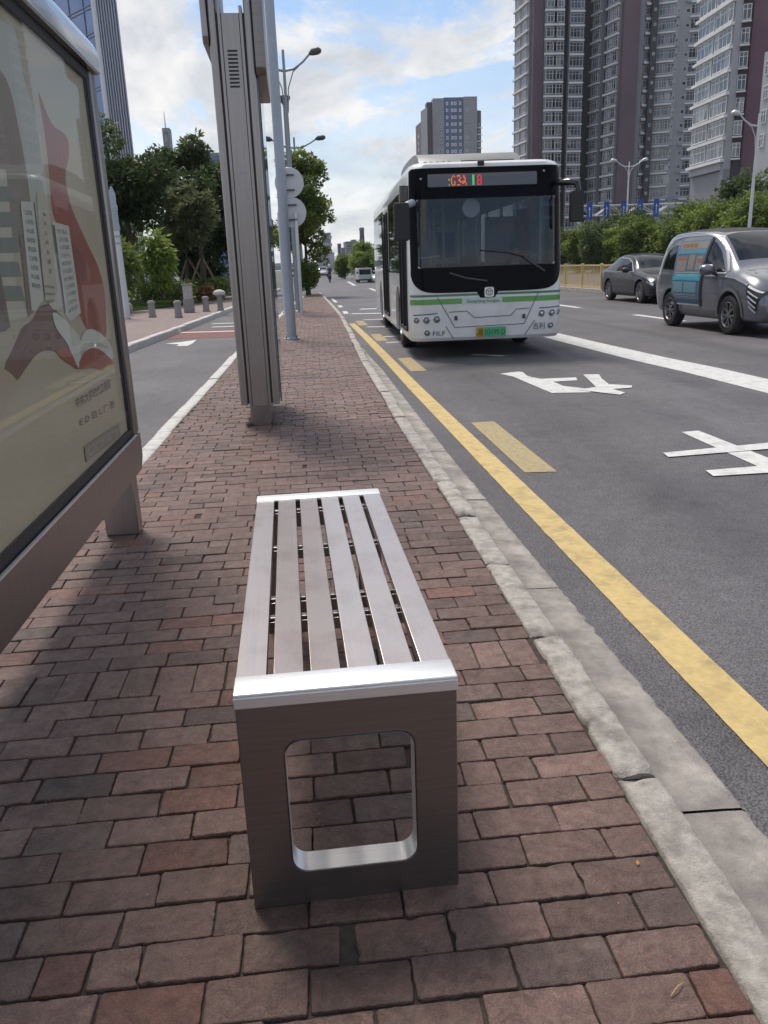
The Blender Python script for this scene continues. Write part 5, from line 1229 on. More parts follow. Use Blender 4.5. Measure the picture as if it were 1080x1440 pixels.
# the trees behind the side road
tree('tall dark leafy tree rising right beside the edge of the light box', -8.6, 31.5, 9, (1.9, 1.9, 1.6, 7.9), .20, LF_MID, 3, 26, 520, (.26, .12), clump_r=(.30, .48), droop=.25)
tree('big dark broad tree with gaps in its crown and a slim leaning trunk', -6.75, 38.6, 9, (2.2, 2.1, 2.6, 7.2), .17, LF_DARK, 8, 24, 420, (.24, .11), clump_r=(.28, .42), lean=(-.55, 0), stakes=True, tones=(.1, .7))
tree('tall dark tree with a lobed round top left of the route board', -4.75, 44.5, 10, (2.3, 2.3, 2.2, 8.0), .20, LF_DARK, 14, 27, 430, (.26, .12), clump_r=(.26, .42), tones=(.1, .65))
tree('dark bushy tree partly hidden behind the route board', -3.1, 50.0, 8, (2.2, 2.2, 1.0, 6.4), .16, LF_DARK, 21, 22, 480, (.27, .13), clump_r=(.32, .46), tones=(.1, .6))
tree('thin pale-trunked staked tree with a sparse grey green crown', -5.15, 42.0, 6, (1.5, 1.4, 2.3, 5.6), .07, LF_OLIVE, 33, 13, 240, (.22, .10), clump_r=(.28, .40), stakes=True, tones=(.3, .9))
tree('young staked tree with pale branches in front of the dark trees', -4.3, 40.5, 5.4, (1.3, 1.3, 2.2, 5.2), .06, LF_OLIVE, 41, 11, 210, (.21, .10), clump_r=(.28, .40), stakes=True, tones=(.2, .8))
tree('dark background tree at the back left of the lawn', -10.5, 44, 8.5, (3.0, 2.6, .8, 7.6), .2, LF_DARK, 47, 24, 420, (.30, .14), clump_r=(.3, .45), tones=(.05, .5))
tree('low dark background tree filling the shade behind the staked trees', -5.6, 52, 6.5, (3.4, 2.4, .4, 5.8), .2, LF_DARK, 52, 24, 430, (.32, .15), clump_r=(.3, .45), tones=(.0, .4))
def shrub(label, x, y, rx, rz, mtl, seed, n=1500, leaf=(.12, .07), name='shrub', cat='shrub', group=None, z=0, flat=1.0, tones=.5, droop=.0):
    t = thing(name, label, cat, (x, y, z), 0, group); R = random.Random(seed); lv = Leaves(seed); st = MB()
    for k in range(9):
        a = 2*pi*k/9+R.uniform(-.3, .3); q = Vector((cos(a)*rx*.5*R.uniform(.4, 1), sin(a)*rx*.5*R.uniform(.4, 1), rz*R.uniform(.9, 1.25)))
        lv.clump(q, (rx*.55, rx*.55, rz*.62*flat), n//9, leaf[0], leaf[1], droop, shell=.7, tone=tones+R.uniform(-.15, .15))
        st.tube([(0, 0, -.05), tuple(q*.6), tuple(q)], [.03, .02, .008], 6)
    st.build('stems', BARK, t); lv.build('leaves', mtl, t); return t
shrub('bright green leafy shrub beside the light box edge, above the stone ball', -6.55, 31.5, 1.05, 1.35, LF_LIGHT, 61, 2200, (.30, .13), droop=.35, z=.2, tones=.55)
shrub('light green drooping shrub right of the staked leaning trunk', -5.35, 34.6, .72, 1.45, LF_LIGHT, 62, 1500, (.30, .12), droop=.5, z=.3, tones=.45)
for i, (x, y, rx, rz, lab) in enumerate(((-6.1, 36.0, .9, .55, 'round clipped bush left of the widest staked trunk'), (-5.05, 36.2, 1.05, .55, 'largest round clipped bush beside the stone box'), (-3.55, 40.5, .8, .6, 'round clipped bush close behind the domed bollard'), (-4.35, 41.0, .8, .55, 'round clipped bush at the back, between the two others'), (-2.9, 43.5, .8, .5, 'small round clipped bush at the right end of the lawn'))):
    shrub(lab, x, y, rx, rz, LF_MID if i != 2 else LF_MID, 70+i, 1500, (.11, .07), name='clipped_bush', cat='bush', group='round clipped bushes on the lawn', z=.02)
shrub('reddish clipped bush just right of the stone box', -3.9, 36.6, .55, .42, leafmat('reddish_foliage', (.08, .045, .02), (.18, .09, .045), .3), 79, 1100, (.11, .07), name='clipped_bush', cat='bush', z=.02)
shrub('dense dark green bush closing the far end of the brick platform', .55, 42.2, .75, .95, LF_MID, 81, 2600, (.15, .08), z=-.02, tones=.35)
tree('leafy street tree at the far end of the brick platform', .62, 43.4, 8, (1.55, 1.5, 1.2, 7.15), .14, LF_MID, 90, 30, 400, (.19, .10), clump_r=(.34, .52), tones=(.2, .8))
# grass
def lawn_grass():
    R = random.Random(4); lv = Leaves(5)
    for _ in range(16000):
        y = 29.4+R.random()**1.3*14; x0 = interp([(29, -9), (29.3, -8), (33, -5.6), (38, -4.2), (44, -3.6)], y); x = x0-R.random()**1.2*5
        a = R.uniform(0, 2*pi); lv.leaf(Vector((x, y, .02)), Vector((cos(a)*.5, sin(a)*.5, 1)), Vector((sin(a), -cos(a), .2)), R.uniform(.05, .13), .035, R.random())
    o = lv.build('lawn_grass', GRASSM); tag(o, kind='stuff'); o['label'] = 'short green grass of the lawn beyond the side road'; o['category'] = 'grass'
lawn_grass()
# the row of trees across the road: four kinds, copied with their parts
protos = []
def row_tree(i, x, y, s, label, k):
    t = copy_tree(protos[k], label=label, loc=(x, y, G), rz=i*1.3, scale=(s, s, s*(.94+.12*((i*7) % 5)/4))); return t
GR = 'trees in the row beyond the yellow fence'
spec = [(LF_MID, 101, (2.5, 2.5, .3, 5.6)), (LF_LIGHT, 108, (2.4, 2.4, .4, 5.2)), (LF_MID, 115, (1.7, 1.7, .3, 5.2)), (LF_DARK, 122, (2.6, 2.6, .5, 6.2))]
row = [(26.6, 85, .80, 0, 'low round tree at the left end of the row, just right of the bus mirror'), (28.2, 82.5, .86, 2, 'narrow dark tree second from the left end of the row'), (29.4, 80, .80, 3, 'dark tree under the second blue sign from the left'), (30.3, 77.5, .84, 2, 'slim upright tree under the middle blue sign'), (31.3, 75.5, .88, 0, 'bushy tree under the fourth blue sign'), (32.6, 74, .80, 0, 'low spreading tree right above the dark saloon car'), (34.1, 71.5, 1.12, 1, 'bright yellow green tree at the right end of the gantry'), (32.7, 66.5, .86, 1, 'light green tree left of the people carrier roof'), (33.6, 64.0, 1.02, 0, 'tall tree left of the single-arm street lamp'), (33.4, 60.5, 1.03, 1, 'light green tree right behind the single-arm street lamp'), (34.3, 58, 1.02, 0, 'wide tree at the right edge of the picture'), (37.8, 69, 1.28, 3, 'dark tall tree behind the others, under the pale block of flats'), (40.5, 64.5, 1.25, 3, 'dark tall tree behind the street lamp, under the maroon wall'), (41.5, 60, 1.2, 3, 'dark tall tree behind the rightmost trees'), (35.8, 88, 1.0, 3, 'dark tree behind the gantry, left of the bright yellow green tree'), (31.5, 90, .85, 3, 'dark tree behind the left half of the gantry')]
for i, (mt, sd, cr) in enumerate(spec):
    protos.append(tree('row tree', 0, 0, 6, cr, .15, mt, sd, 24, 330, (.26, .15), clump_r=(.34, .52), group=GR, tones=(.15, .85)))
used = set()
for i, (x, y, s, k, lab) in enumerate(row):
    if k not in used:
        used.add(k); p = protos[k]; p['label'] = lab; p.location = (x, y, G); p.scale = (s, s, s)
    else: row_tree(i, x, y, s, lab, k)
# trees of the far median, left of the bus
for i, (x, y, s, k, lab) in enumerate(((7.6, 82, .55, 0, 'small tree nearest the bus in the far median'), (6.9, 90, .60, 2, 'upright small tree in the far median behind the box van'), (7.9, 97, .75, 1, 'light small tree at the back of the far median'), (6.1, 104, .55, 0, 'lowest small tree at the left end of the far median'), (8.4, 76, .75, 2, 'taller tree in the far median against the bus side'))):
    t = row_tree(i+30, x, y, s, lab, k); t['group'] = 'small trees of the far median'
# bollards, stone ball, stone box and the ringed lamp post
def bollard(x, y, lab, dome=False):
    t = thing('stone_bollard', lab, 'bollard', (x, y, 0), 0, 'stone bollards along the side road')
    MB().lathe([(.125, 0), (.125, .05), (.108, .065), (.105, .40), (.122, .415), (.122, .455), (.11, .47)] if not dome else [(.12, 0), (.12, .05), (.10, .07), (.095, .45), (.11, .50)], 20).build('shaft', STONE, t, smooth=35)
    if dome: MB().lathe([(.11, .501), (.21, .54), (.22, .59), (.16, .67), (.07, .70), (.001, .705)], 20).build('dome', mat('pale_granite', (.46, .45, .43), .7), t, smooth=50)
    else: MB().lathe([(.11, .471), (.10, .495), (.05, .51), (.001, .512)], 20).build('cap', STONE, t, smooth=35)
bollard(-4.55, 26.9, 'dark stone bollard nearest the stone ball'); bollard(-3.62, 26.0, 'grey stone bollard in front of the stone box'); bollard(-3.12, 29.3, 'grey stone bollard just left of the domed one'); bollard(-2.66, 29.6, 'stone bollard with a pale domed top', True)
t = thing('stone_ball', 'round stone ball on a low base at the edge of the lawn', 'stone ball', (-5.65, 28.6, 0)); MB().lathe([(.13, 0), (.13, .04), (.09, .06)], 20).build('base', STONE, t, smooth=30)
MB().lathe([(.205*sin(pi*k/14)+.0005, .245-.205*cos(pi*k/14)) for k in range(15)], 24).build('ball', STONE, t, smooth=60)
t = thing('stone_box', 'pale square stone box standing among the bollards', 'stone box', (-3.68, 29.2, 0)); MB().box(-.17, .17, -.17, .17, .004, .42).build('plinth', STONE, t, bevel=.02); MB().box(-.145, .145, -.145, .145, .421, .90).build('cabinet', mat('pale_stone_panel', (.44, .42, .40), .7, 0, (.34, .32, .31), 8), t, bevel=.02); MB().box(-.175, .175, -.175, .175, .901, .94).build('lid', STONE, t, bevel=.01)
p = onZ(179, 448, 0); t = thing('lamp_post', 'slim grey post with rings, half hidden by the light box edge', 'post', (p.x, p.y, 0))
MB().tube([(0, 0, 0), (0, 0, 2.6)], [.11, .09], 14).build('shaft', PALEPAINT, t, smooth=40); MB().lathe([(.12, 2.6), (.12, 2.75), (.105, 2.76), (.105, 3.15), (.12, 3.16), (.12, 3.3), (.10, 3.32), (.10, 3.65), (.02, 3.85)], 16).build('head', GREYPAINT, t, smooth=30)
for z in (2.2, 2.4): MB().lathe([(.115, z), (.118, z+.05), (.115, z+.06)], 14).build('ring', GREYPAINT, t, smooth=40)
# a few bits of litter on the bricks
for i, (px, py, a, lab) in enumerate(((952, 1394, .6, 'short dry straw-coloured twig on the bricks near the kerb'), )):
    p = onZ(px, py, 0); d = Vector((cos(a), sin(a), 0))*.022; tag(MB().tube([tuple(p-d+Vector((0, 0, .005))), tuple(p+Vector((0, 0, .010))), tuple(p+d+Vector((0, 0, .006)))], [.0012, .0016, .0008], 6).build('twig', mat('straw', (.42, .27, .11), .8)), lab, 'twig')
p = onZ(897, 1220, 0); lv = Leaves(7); lv.leaf(Vector((p.x, p.y, .006)), Vector((.3, 1, .1)), Vector((0, 0, 1)), .018, .009, .9); o = lv.build('dry_leaf', mat('dry_leaf', (.40, .16, .04), .7)); tag(o, 'tiny orange dry leaf lying in a joint of the bricks', 'leaf')
# ================================================================== buildings
def bmat(name, c, c2=None, rough=.75, **k): return mat(name, c, rough, 0, c2 or [x*.85 for x in c], k.pop('var', .25), **k)
B_BROWN = bmat('flat_brown_wall', (.165, .112, .130)); B_DARK = bmat('flat_dark_wall', (.07, .058, .072)); B_GREY = bmat('flat_grey_wall', (.27, .265, .295)); B_MAROON = bmat('flat_maroon_wall', (.155, .085, .115)); B_WHITE = bmat('flat_white_trim', (.78, .78, .79)); B_PALE = bmat('flat_pale_wall', (.40, .40, .43))
def window_glass():
    m = bpy.data.materials.new('window_glass'); t = nt(m); out = N(t, 'ShaderNodeOutputMaterial'); b = N(t, 'ShaderNodeBsdfPrincipled', Roughness=.08); L(t, b, 0, out, 0); b.inputs['Specular IOR Level'].default_value = .8
    g = N(t, 'ShaderNodeNewGeometry'); mp = N(t, 'ShaderNodeMapping'); mp.inputs['Scale'].default_value = (.8, .8, .33); L(t, g, 'Position', mp, 0); v = N(t, 'ShaderNodeTexVoronoi', Scale=1.0); L(t, mp, 0, v, 'Vector')
    r = N(t, 'ShaderNodeValToRGB'); L(t, v, 'Color', r, 0); e = r.color_ramp.elements; e[0].position = .25; e[0].color = (.03, .036, .05, 1); e[1].position = .95; e[1].color = (.36, .35, .34, 1); e.new(.62).color = (.10, .115, .14, 1); e.new(.8).color = (.22, .22, .23, 1); L(t, r, 0, b, 'Base Color'); return m
WGLASS = window_glass()
BGLASS = mat('blue_curtain_glass', (.07, .16, .38), .06, .35, (.05, .11, .28), .3, spec=.8)
def unit(w, h, nx=2, frame=.07, bal=False, depth=.16):
    """one window: frame and glass as one mesh (two materials); origin at its middle, facing -y"""
    fr = MB(); e = frame
    fr.box(-w/2, w/2, -.06, .06, h/2-e, h/2); fr.box(-w/2, w/2, -.06, .06, -h/2, -h/2+e)
    for i in range(nx+1):
        x = -w/2+i*(w-e)/nx; fr.box(x, x+e, -.06, .06, -h/2+e+.001, h/2-e-.001)
    fr.box(-w/2+e+.001, w/2-e-.001, -.05, .05, h*.16, h*.16+e*.8) if h > 1.5 else None
    n1_ = len(fr.f); fr.box(-w/2+.02, w/2-.02, -.012, .012, -h/2+.02, h/2-.02)
    if bal:
        n2_ = len(fr.f); fr.box(-w/2-.1, w/2+.1, -.55, -.065, -h/2-.38, -h/2-.18); 
        n3_ = len(fr.f)
    me = fr.mesh('window', [B_WHITE, WGLASS], fix=True)
    for i, p in enumerate(me.polygons):
        if n1_ <= i < n1_+6: p.material_index = 1
    return me
class Tower:
    def __init__(self, name, label, cat='tower block', group=None):
        self.t = thing(name, label, cat, (0, 0, 0), 0, group); self.wins = []; self.walls = {}; self.slabs = []
    def wall(self, a, b, z0, z1, mtl, thick=.6):
        """vertical wall slab between two plan points (a is at the left seen from the street)"""
        a, b = Vector(a), Vector(b); d = (b-a).normalized(); n_ = Vector((d.y, -d.x)); back = -n_*thick
        vs = [(p.x, p.y, z) for z in (z0, z1) for p in (a, b, b+back, a+back)]
        m = self.walls.setdefault(mtl.name, (MB(), mtl))[0]; m.add(vs, [(0, 1, 2, 3), (4, 7, 6, 5), (0, 4, 5, 1), (1, 5, 6, 2), (2, 6, 7, 3), (3, 7, 4, 0)])
    def columns(self, a, b, z0, nf, fh, cols, me, off=.05, slab=None):
        """a window in every storey at the fractions in cols; slab = (u0, u1, depth, height)"""
        a, b = Vector(a), Vector(b); d = (b-a).normalized(); n_ = Vector((d.y, -d.x)); L_ = (b-a).length; rz = atan2(d.y, d.x)
        for k in range(nf):
            z = z0+k*fh
            for u in cols: p = a+d*L_*u+n_*off; self.wins.append((p.x, p.y, z+fh*.55, rz, me))
            if slab: self.slabs.append((a+d*L_*slab[0], a+d*L_*slab[1], z+fh*.02, slab[2], slab[3], n_))
    def core(self, pts, z0, z1, mtl): self.walls.setdefault(mtl.name, (MB(), mtl))[0].prism([tuple(p) for p in pts], 'z', z0, z1)
    def finish(self):
        for nm, (m, mt) in self.walls.items(): m.build('wall', mt, self.t)
        def key(w):
            d = Vector((w[0], w[1], w[2]))-CC; zc = d.dot(CF); px = 540+F_PX*d.dot(CR)/zc; py = 720-F_PX*d.dot(CU)/zc
            hid = 0 if (0 < px < 1080 and -5 < py < 330 and not (560 < px < 800 and py > 215)) else 1e4
            return hid+d.length
        ws = sorted(self.wins, key=key)
        for x, y, z, rz, me in ws[:100]:
            o = link('window', me, self.t, (x, y, z)); o.rotation_euler = (0, 0, rz)
        if len(ws) > 100:
            mb = MB(); mi = []
            for x, y, z, rz, me in ws[100:]:
                M = Matrix.Translation((x, y, z)) @ Matrix.Rotation(rz, 4, 'Z'); mb.add([M @ v.co for v in me.vertices], [tuple(p.vertices) for p in me.polygons]); mi += [p.material_index for p in me.polygons]
            r = mb.mesh('window', [B_WHITE, WGLASS], fix=False); r.polygons.foreach_set('material_index', mi); o = link('window', r, self.t); o['kind'] = 'stuff'
        if self.slabs:
            mb = MB()
            for a, b, z, dp, h, n_ in self.slabs:
                f = n_*dp; vs = [(p.x, p.y, zz) for zz in (z-h/2, z+h/2) for p in (a+f, b+f, b-n_*.05, a-n_*.05)]
                mb.add(vs, [(3, 2, 1, 0), (4, 5, 6, 7), (0, 1, 5, 4), (1, 2, 6, 5), (2, 3, 7, 6), (3, 0, 4, 7)])
            o = mb.build('floor_slab', B_WHITE, self.t); 
            if len(self.slabs) > 100: o['kind'] = 'stuff'
def at(px, Y): p = onY(px, 180, Y); return (p.x, p.y)
W_A = unit(2.5, 2.0, 3); W_B = unit(1.5, 1.5, 2); W_C = unit(3.3, 2.0, 4); W_S = unit(.9, 1.1, 1); W_L = unit(2.5, 2.1, 3, .1); W_P = unit(1.9, 2.0, 2, .09, bal=True)

# --- the big brown and grey block of flats
def flats_a():
    T = Tower('block_of_flats', 'huge brown and grey block of flats with many white-edged floors right behind the bus'); fh = 3.07; z0 = 2; nf = 25; ZT = 108
    P = {}
    def S(px0, y0, px1, y1, m): a, b = at(px0, y0), at(px1, y1); T.wall(a, b, -1, ZT, m, 1.2); return a, b
    a, b = S(722.5, 226, 742, 216, B_GREY); T.columns(a, b, z0, nf, fh, (.28, .72), W_A, .1, (0, 1, .5, .42))
    a, b = S(742, 216.6, 748, 216.6, B_DARK); T.columns(a, b, z0, nf, fh, (.5,), W_S)
    a, b = S(748, 214, 762, 214, B_BROWN)
    a, b = S(762, 214.5, 766, 212, B_GREY); a2, b2 = S(766, 212, 789, 212, B_GREY); T.columns(a2, b2, z0, nf, fh, (.3, .72), W_A, .1, (-.12, 1.02, .6, .42))
    S(789, 216, 797, 216, B_DARK)
    a, b = S(797, 213, 817, 213, B_GREY); T.columns(a, b, z0, nf, fh, (.27, .73), unit(1.7, 2, 2), .1, (0, 1, .55, .42))
    S(817, 219, 828, 219, B_DARK)
    a, b = S(828, 217, 841, 213, B_GREY); T.columns(a, b, z0, nf, fh, (.5,), W_A, .1, (0, 1, .6, .40))
    a, b = S(841, 215, 848, 214.5, B_DARK); T.columns(a, b, z0, nf, fh, (.5,), W_S)
    a, b = S(848, 212, 865, 207, B_GREY); T.columns(a, b, z0, nf, fh, (.3, .75), unit(1.7, 2, 2), .1, (0, 1, .6, .45))
    a, b = S(865, 208, 871, 208, B_GREY); T.columns(a, b, z0, nf, fh, (.5,), W_S, .05, (0, 1, .5, .3))
    S(871, 206, 893, 206, B_BROWN)
    S(893, 207, 899, 207, B_GREY)
    a, b = S(899, 208, 909, 208, B_GREY); T.columns(a, b, z0, nf, fh, (.5,), unit(1.6, 1.5, 2), .05, (.05, .95, .7, .5))
    a, b = S(909, 206.5, 917, 206.5, B_DARK); T.columns(a, b, z0, nf, fh, (.5,), unit(.5, .6, 1))
    a, b = S(917, 208, 946, 206, B_PALE); T.columns(a, b, z0, nf, fh, (.27, .66), unit(2.3, 2.0, 3), .08, (0, .85, .7, .36)); T.columns(a, b, z0-.4, nf, fh, (.91,), unit(.8, .9, 1))
    S(946, 207, 953, 207, B_PALE)
    a, b = S(953, 207, 990, 205, B_PALE); T.columns(a, b, z0-.2, nf, fh, (.12,), unit(.8, .9, 1)); T.columns(a, b, z0, nf, fh, (.42, .78), unit(2.3, 2.0, 3), .08, (.2, 1, .7, .36))
    RA = random.Random(3); acm = MB().box(-.45, .45, -.42, 0, -.33, .33).mesh('air_conditioner', [B_PALE], bevel=.04); n_ac = 0
    for (p0, p1, y0, y1, fr) in ((899, 909, 208, 208, .2), (917, 946, 208, 206, .90), (953, 990, 207, 205, .10), (865, 871, 208, 208, .5)):
        A_, B_ = Vector(at(p0, y0)), Vector(at(p1, y1)); rz = atan2((B_-A_).y, (B_-A_).x)
        for k in range(3, nf-2):
            if RA.random() < .5 and n_ac < 60:
                q = A_+(B_-A_)*fr; n_ac += 1; o = link('air_conditioner', acm, T.t, (q.x, q.y-.05, z0+k*fh+.35)); o.rotation_euler = (0, 0, rz)
    T.core([at(724, 228), at(992, 207), at(1010, 232), at(760, 246)], -1, ZT-.5, B_DARK)
    T.finish()
flats_a()
# --- the nearer maroon block at the right
def flats_b():
    T = Tower('block_of_flats', 'nearer maroon block of flats with thick white floor edges, at the upper right'); fh = 3.05; z0 = 14.6; nf = 13; ZT = 70
    a, b = at(973, 139), at(1021.5, 126.5)
    T.wall(a, b, 13.4, ZT, B_PALE, 1.0); LB = (Vector(b)-Vector(a)).length; T.columns(a, b, z0, nf, fh, (.26, .75), unit(LB*.44, 2.3, 4, .13), .12, (-.01, 1.0, .55, .42))
    T.wall(at(976, 139.4), at(1020, 128), -1, 13.3, B_GREY, 1.0)
    c, d = at(1021.5, 126.5), at(1031.5, 126.5); T.wall(c, d, -1, ZT, B_GREY, 1.0)
    e, f = at(1031.5, 126.8), at(1046, 126.2); T.wall(e, f, -1, ZT, B_DARK, 1.0); T.columns(e, f, z0-.3, nf, fh, (.38,), unit(1.15, 2.0, 2, .08, bal=True), .5)
    g, h = at(1046, 126), at(1130, 120); T.wall(g, h, -1, ZT, B_MAROON, 1.0)
    T.core([at(975, 141), at(1128, 122), at(1140, 150), at(990, 160)], -1, ZT-.4, B_DARK)
    for k in (3, 6): pass
    T.finish()
flats_b()
def flats_c():
    T = Tower('block_of_flats', 'pale narrow block of flats cut off by the right edge of the picture'); fh = 3.05
    a, b = at(1066, 118), at(1110, 110); z0 = 14.3
    T.wall(a, b, -1, 27.2, B_PALE, 3.0); T.columns(a, b, z0, 4, fh, (.17, .5, .8), unit(1.3, 1.7, 2, .08), .08)
    T.wall(at(1071, 117), at(1110, 110), 27.3, 31.5, B_PALE, 2.4)
    T.finish()
flats_c()
# --- lone grey tower with a blue glass front, behind the bus roof
def mid_tower():
    T = Tower('tower_block', 'lone grey tower with a blue glass strip, rising behind the bus roof'); Y = 460
    top = lambda px, py: onY(px, py, Y).z
    zt = [top(590, 152), top(605, 139), top(630, 135), top(674, 139)]
    def S(px0, y0, px1, y1, z, m): a, b = at(px0, y0), at(px1, y1); T.wall(a, b, -1, z, m, 6); return a, b
    a, b = S(584.5, 492, 592, 476, zt[0]-4, B_BROWN); T.columns(a, b, 40, 9, 3.3, (.5,), unit(1.4, 1.4, 1, .5), .1)
    S(592, 476, 601, 463, zt[0]+1, B_GREY); S(601, 463, 609.5, 463, zt[1]-1, B_DARK)
    a, b = S(609.5, 460, 624.5, 460, zt[2]-1, B_GREY); T.columns(a, b, 36, 13, 3.3, (.62, .86), unit(.9, 1.3, 1), .1)
    a, b = S(624.5, 461, 652, 461, zt[2]-.5, mat('tower_blue_glass', (.05, .075, .16), .15, .1, (.07, .10, .20), .1)); T.columns(a, b, 36, 14, 3.3, (.16, .42, .58, .83), unit(1.1, 1.5, 1, .3), .1)
    a, b = S(652, 460, 671, 460, zt[2]-.4, B_GREY); T.columns(a, b, 36, 13, 3.3, (.16, .30), unit(.9, 1.3, 1), .1)
    a, b = S(671, 462, 676.5, 464, zt[3]-5, B_DARK); T.columns(a, b, 36, 11, 3.3, (.5,), W_S, .1, (0, 1, .8, .5))
    T.core([at(588, 492), at(675, 466), at(670, 500), at(600, 510)], -1, zt[0]-5, B_DARK)
    T.finish()
mid_tower()
# --- glass tower at the upper left, with upright fins on the street side
def glass_tower():
    t = thing('glass_tower', 'tall blue glass office tower with close upright fins, above the light box', 'office tower', (0, 0, 0)); Y = 160
    a = Vector(at(70, 175)); p = onY(150, 165, 158); b = Vector((p.x, p.y)); q = onY(187.5, 210, 160.5); c = Vector((q.x, q.y)); ZT = 140
    d = c+(a-b)
    MB().prism([tuple(a), tuple(b), tuple(c), tuple(d)], 'z', -1, ZT).build('glass_body', BGLASS, t)
    def along(p0, p1, u): return p0+(p1-p0)*u
    n1_ = Vector(((b-a).y, -(b-a).x)).normalized(); n2_ = Vector(((c-b).y, -(c-b).x)).normalized()
    if n1_.y > 0: n1_ = -n1_
    fin = MB(); FM = mat('tower_fin', (.40, .41, .45), .5, .1); ln = (c-b).length; k = 0; nF = 9
    for k in range(nF):
        p0 = along(b, c, (k+.5)/nF); s = (c-b).normalized()*.11; o = -n2_*.0
        e = n2_ if n2_.dot(Vector((1, 0))) > 0 else -n2_
        fin.add([(x.x, x.y, z) for z in (-1, ZT) for x in (p0-s, p0+s, p0+s+e*.3, p0-s+e*.3)], [(0, 1, 2, 3), (4, 7, 6, 5), (0, 4, 5, 1), (1, 5, 6, 2), (2, 6, 7, 3), (3, 7, 4, 0)])
    o = fin.build('fin', FM, t); o['kind'] = 'stuff'
    mu = MB(); z = 3
    while z < ZT:
        for dz in (0, .55):
            x0, x1 = a, b+(b-a).normalized()*(-.3); f = n1_*.12
            mu.add([(x.x, x.y, zz) for zz in (z+dz, z+dz+.16) for x in (x0+f, x1+f, x1, x0)], [(0, 1, 2, 3), (4, 7, 6, 5), (0, 4, 5, 1), (1, 5, 6, 2), (2, 6, 7, 3), (3, 7, 4, 0)])
        z += 4.1
    for u in (.15, .38, .62, .85):
        p0 = along(a, b, u); s = (b-a).normalized()*.07; f = n1_*.13
        mu.add([(x.x, x.y, zz) for zz in (-1, ZT) for x in (p0-s, p0+s, p0+s+f, p0-s+f)], [(0, 1, 2, 3), (4, 7, 6, 5), (0, 4, 5, 1), (1, 5, 6, 2), (2, 6, 7, 3), (3, 7, 4, 0)])
    o = mu.build('mullion', mat('tower_mullion', (.16, .18, .24), .4, .4), t); o['kind'] = 'stuff'
    MB().tube([(b.x+.15, b.y-.25, -1), (b.x+.15, b.y-.25, ZT)], .42, 8).build('corner_trim', mat('tower_corner_white', (.62, .64, .67), .4), t)
glass_tower()
# --- farther buildings
def block(name, label, px0, px1, py_top, Y, mtl, depth=14, win=None, cat='building', rows=None, group=None):
    a, b = onY(px0, py_top, Y), onY(px1, py_top, Y); t = thing(name, label, cat, ((a.x+b.x)/2, Y, 0), 0, group); w = (b.x-a.x)/2; zt = (a.z+b.z)/2
    MB().box(-w, w, 0, depth, -1, zt).build('wall', mtl, t); MB().box(-w-.15, w+.15, -.15, depth+.15, zt+.003, zt+.7).build('parapet', B_GREY, t)
    if win:
        nx, fh, wu = win; n = int((zt-4)/fh)
        tot = 0
        for k in range(n):
            for i in range(nx):
                if tot >= 96: break
                tot += 1; link('window', wu, t, (-w+2*w*(i+.5)/nx, -.03, zt-2.0-k*fh))
    return t, w, zt
t, w, zt = block('blue_building', 'pale blue glass building behind the trees, beside the route board', 291, 312, 219, 230, mat('pale_blue_glass', (.14, .25, .46), .2, .2, (.11, .20, .40), .3), 16)
mu = MB()
for k in range(9): mu.box(-w+2*w*(k+.5)/9-.06, -w+2*w*(k+.5)/9+.06, -.12, -.002, 0, zt)
o = mu.build('mullion', mat('tower_mullion', (.16, .18, .24)), t); o['kind'] = 'stuff'
def mast_tower():
    Y = 400; a, b = onY(227.5, 180, Y), onY(238, 180, Y); t = thing('antenna_tower', 'distant slim tower with a thin antenna above the trees', 'tower', ((a.x+b.x)/2, Y, 0)); w = (b.x-a.x)/2; z = a.z; zb = onY(230, 155, Y).z
    MB().box(-w, w, 0, 6, -1, z).build('wall', bmat('olive_grey_wall', (.24, .25, .24)), t); MB().box(-w*.45, w*.45, -.06, -.005, 10, z-1.5).build('glass_strip', WGLASS, t); MB().tube([(-.4, 3, z), (-.4, 3, zb)], [.35, .12], 8).build('antenna', PALEPAINT, t)
mast_tower()
SK1 = bmat('far_haze_blue_wall', (.27, .31, .38)); SK2 = bmat('far_haze_pale_wall', (.46, .48, .52)); SK3 = bmat('far_dark_wall', (.07, .08, .11)); SK4 = bmat('far_haze_mid_wall', (.20, .23, .29)); WF = unit(2.4, 1.8, 2, .2)  # distance haze painted into the blue-grey, pale and mid wall colours
block('far_building', 'distant grey tower just right of the street tree', 453, 465, 329, 520, SK4, 18, (4, 4.2, WF)); block('far_building', 'distant pale low building at the foot of the grey tower', 450, 470, 357, 480, SK2, 20, (6, 4.5, WF))
t, w, zt = block('far_building', 'distant thin dark tower in the skyline gap', 475.5, 479.5, 344, 560, SK3, 10); 
block('far_building', 'distant stepped blue grey building left of the dark chimney', 486, 503, 341, 540, SK1, 24, (7, 4.4, WF)); block('far_building', 'small raised block on the stepped blue grey building', 495, 501, 338.5, 545, SK1, 14); block('far_building', 'distant dark block hard against the chimney', 502.5, 508, 343, 530, SK3, 18, (2, 4.4, WF)); block('far_building', 'distant wide pale building with a long flat roof', 477, 512, 360, 470, SK2, 18, (12, 4.4, WF)); block('far_building', 'distant small blocks left of the stepped building', 480, 485, 350, 550, SK1, 12)
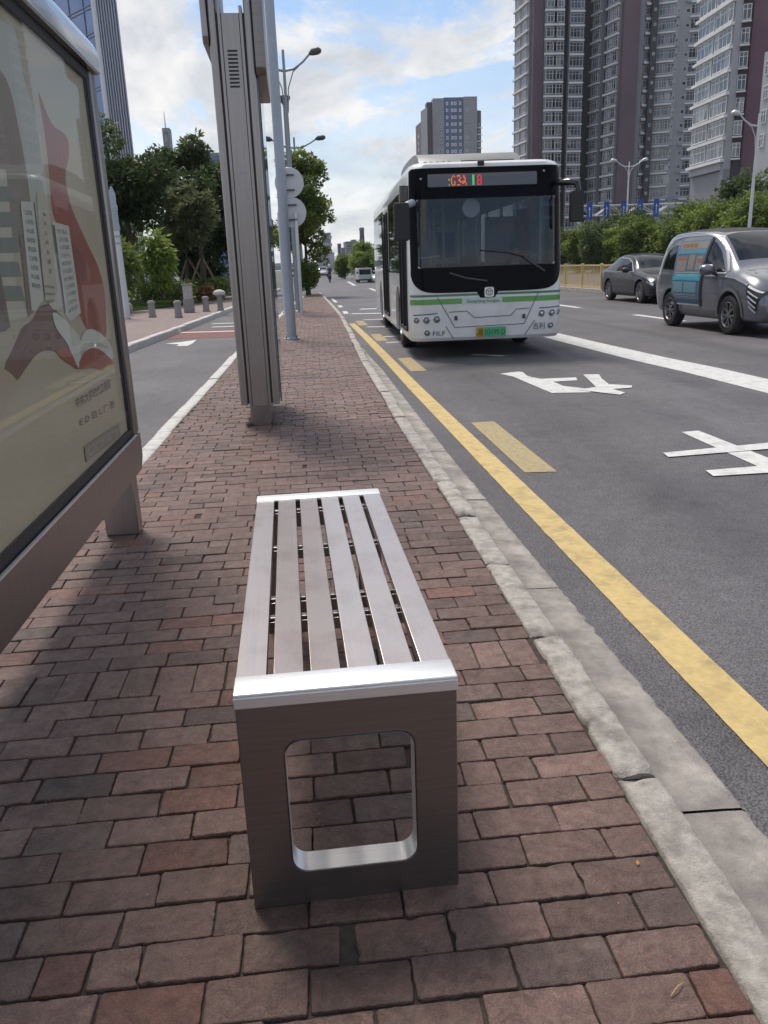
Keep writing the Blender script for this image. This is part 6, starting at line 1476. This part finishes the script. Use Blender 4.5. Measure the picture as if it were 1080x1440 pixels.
a = onY(508.5, 320, 500); t = thing('chimney', 'tall dark chimney standing alone in the far skyline', 'chimney', (a.x, 500, 0)); MB().tube([(0, 0, -1), (0, 0, a.z*.5), (0, 0, a.z)], [1.9, 1.6, 1.25], 16).build('shaft', SK3, t, smooth=40); MB().lathe([(1.3, a.z-1.5), (1.6, a.z-1.4), (1.6, a.z-.6), (1.3, a.z-.5)], 16).build('rim', SK4, t)
def overpass():
    Y = 330; a, b = onY(438, 372, Y), onY(520, 372, Y); t = thing('overpass', 'long pale road bridge crossing the far end of the road', 'bridge', ((a.x+b.x)/2, Y, 0)); w = (b.x-a.x)/2+22; z = a.z
    BM_ = bmat('bridge_concrete', (.36, .39, .42)); MB().box(-w, w, 0, 12, z-1.7, z-.3).build('deck', BM_, t)
    for y in (0, 11.7): MB().box(-w, w, y, y+.3, z-.298, z+.9).build('parapet', SK2, t)
    for k in range(6):
        x = -w+3+k*(2*w-6)/5; MB().box(x-.9, x+.9, 3, 9, -1, z-1.703).build('pier', BM_, t)
overpass()
def back_wall(): pass
t = thing('blue_hoarding', 'low pale blue hoarding behind the yellow fence, under the trees', 'hoarding', (29.5, 96, G)); HB = mat('hoarding_blue', (.30, .38, .48), .6, 0, (.25, .33, .43), 1.5)
for k in range(8): MB().box(-7+k*2.5, -7+k*2.5+2.47, 0, .06, .02, 2.0).build('panel', HB, t)
for k in range(9): MB().box(-7.05+k*2.5, -6.97+k*2.5, .065, .16, .0, 2.05).build('post', PALEPAINT, t)
# ================================================================== the hazy air round everything
hz_ = MB().box(-520, 520, -80, 920, -1.7, 150).mesh('haze', [])
HM = bpy.data.materials.new('haze'); t = nt(HM); out = N(t, 'ShaderNodeOutputMaterial'); pv = N(t, 'ShaderNodeVolumePrincipled'); pv.inputs['Density'].default_value = .00014; pv.inputs['Color'].default_value = (.80, .86, .95, 1); pv.inputs['Anisotropy'].default_value = .2
L(t, pv, 0, out, 'Volume'); hz_.materials.append(HM); tag(link('haze', hz_), kind='stuff')
SC.view_settings.exposure = .55
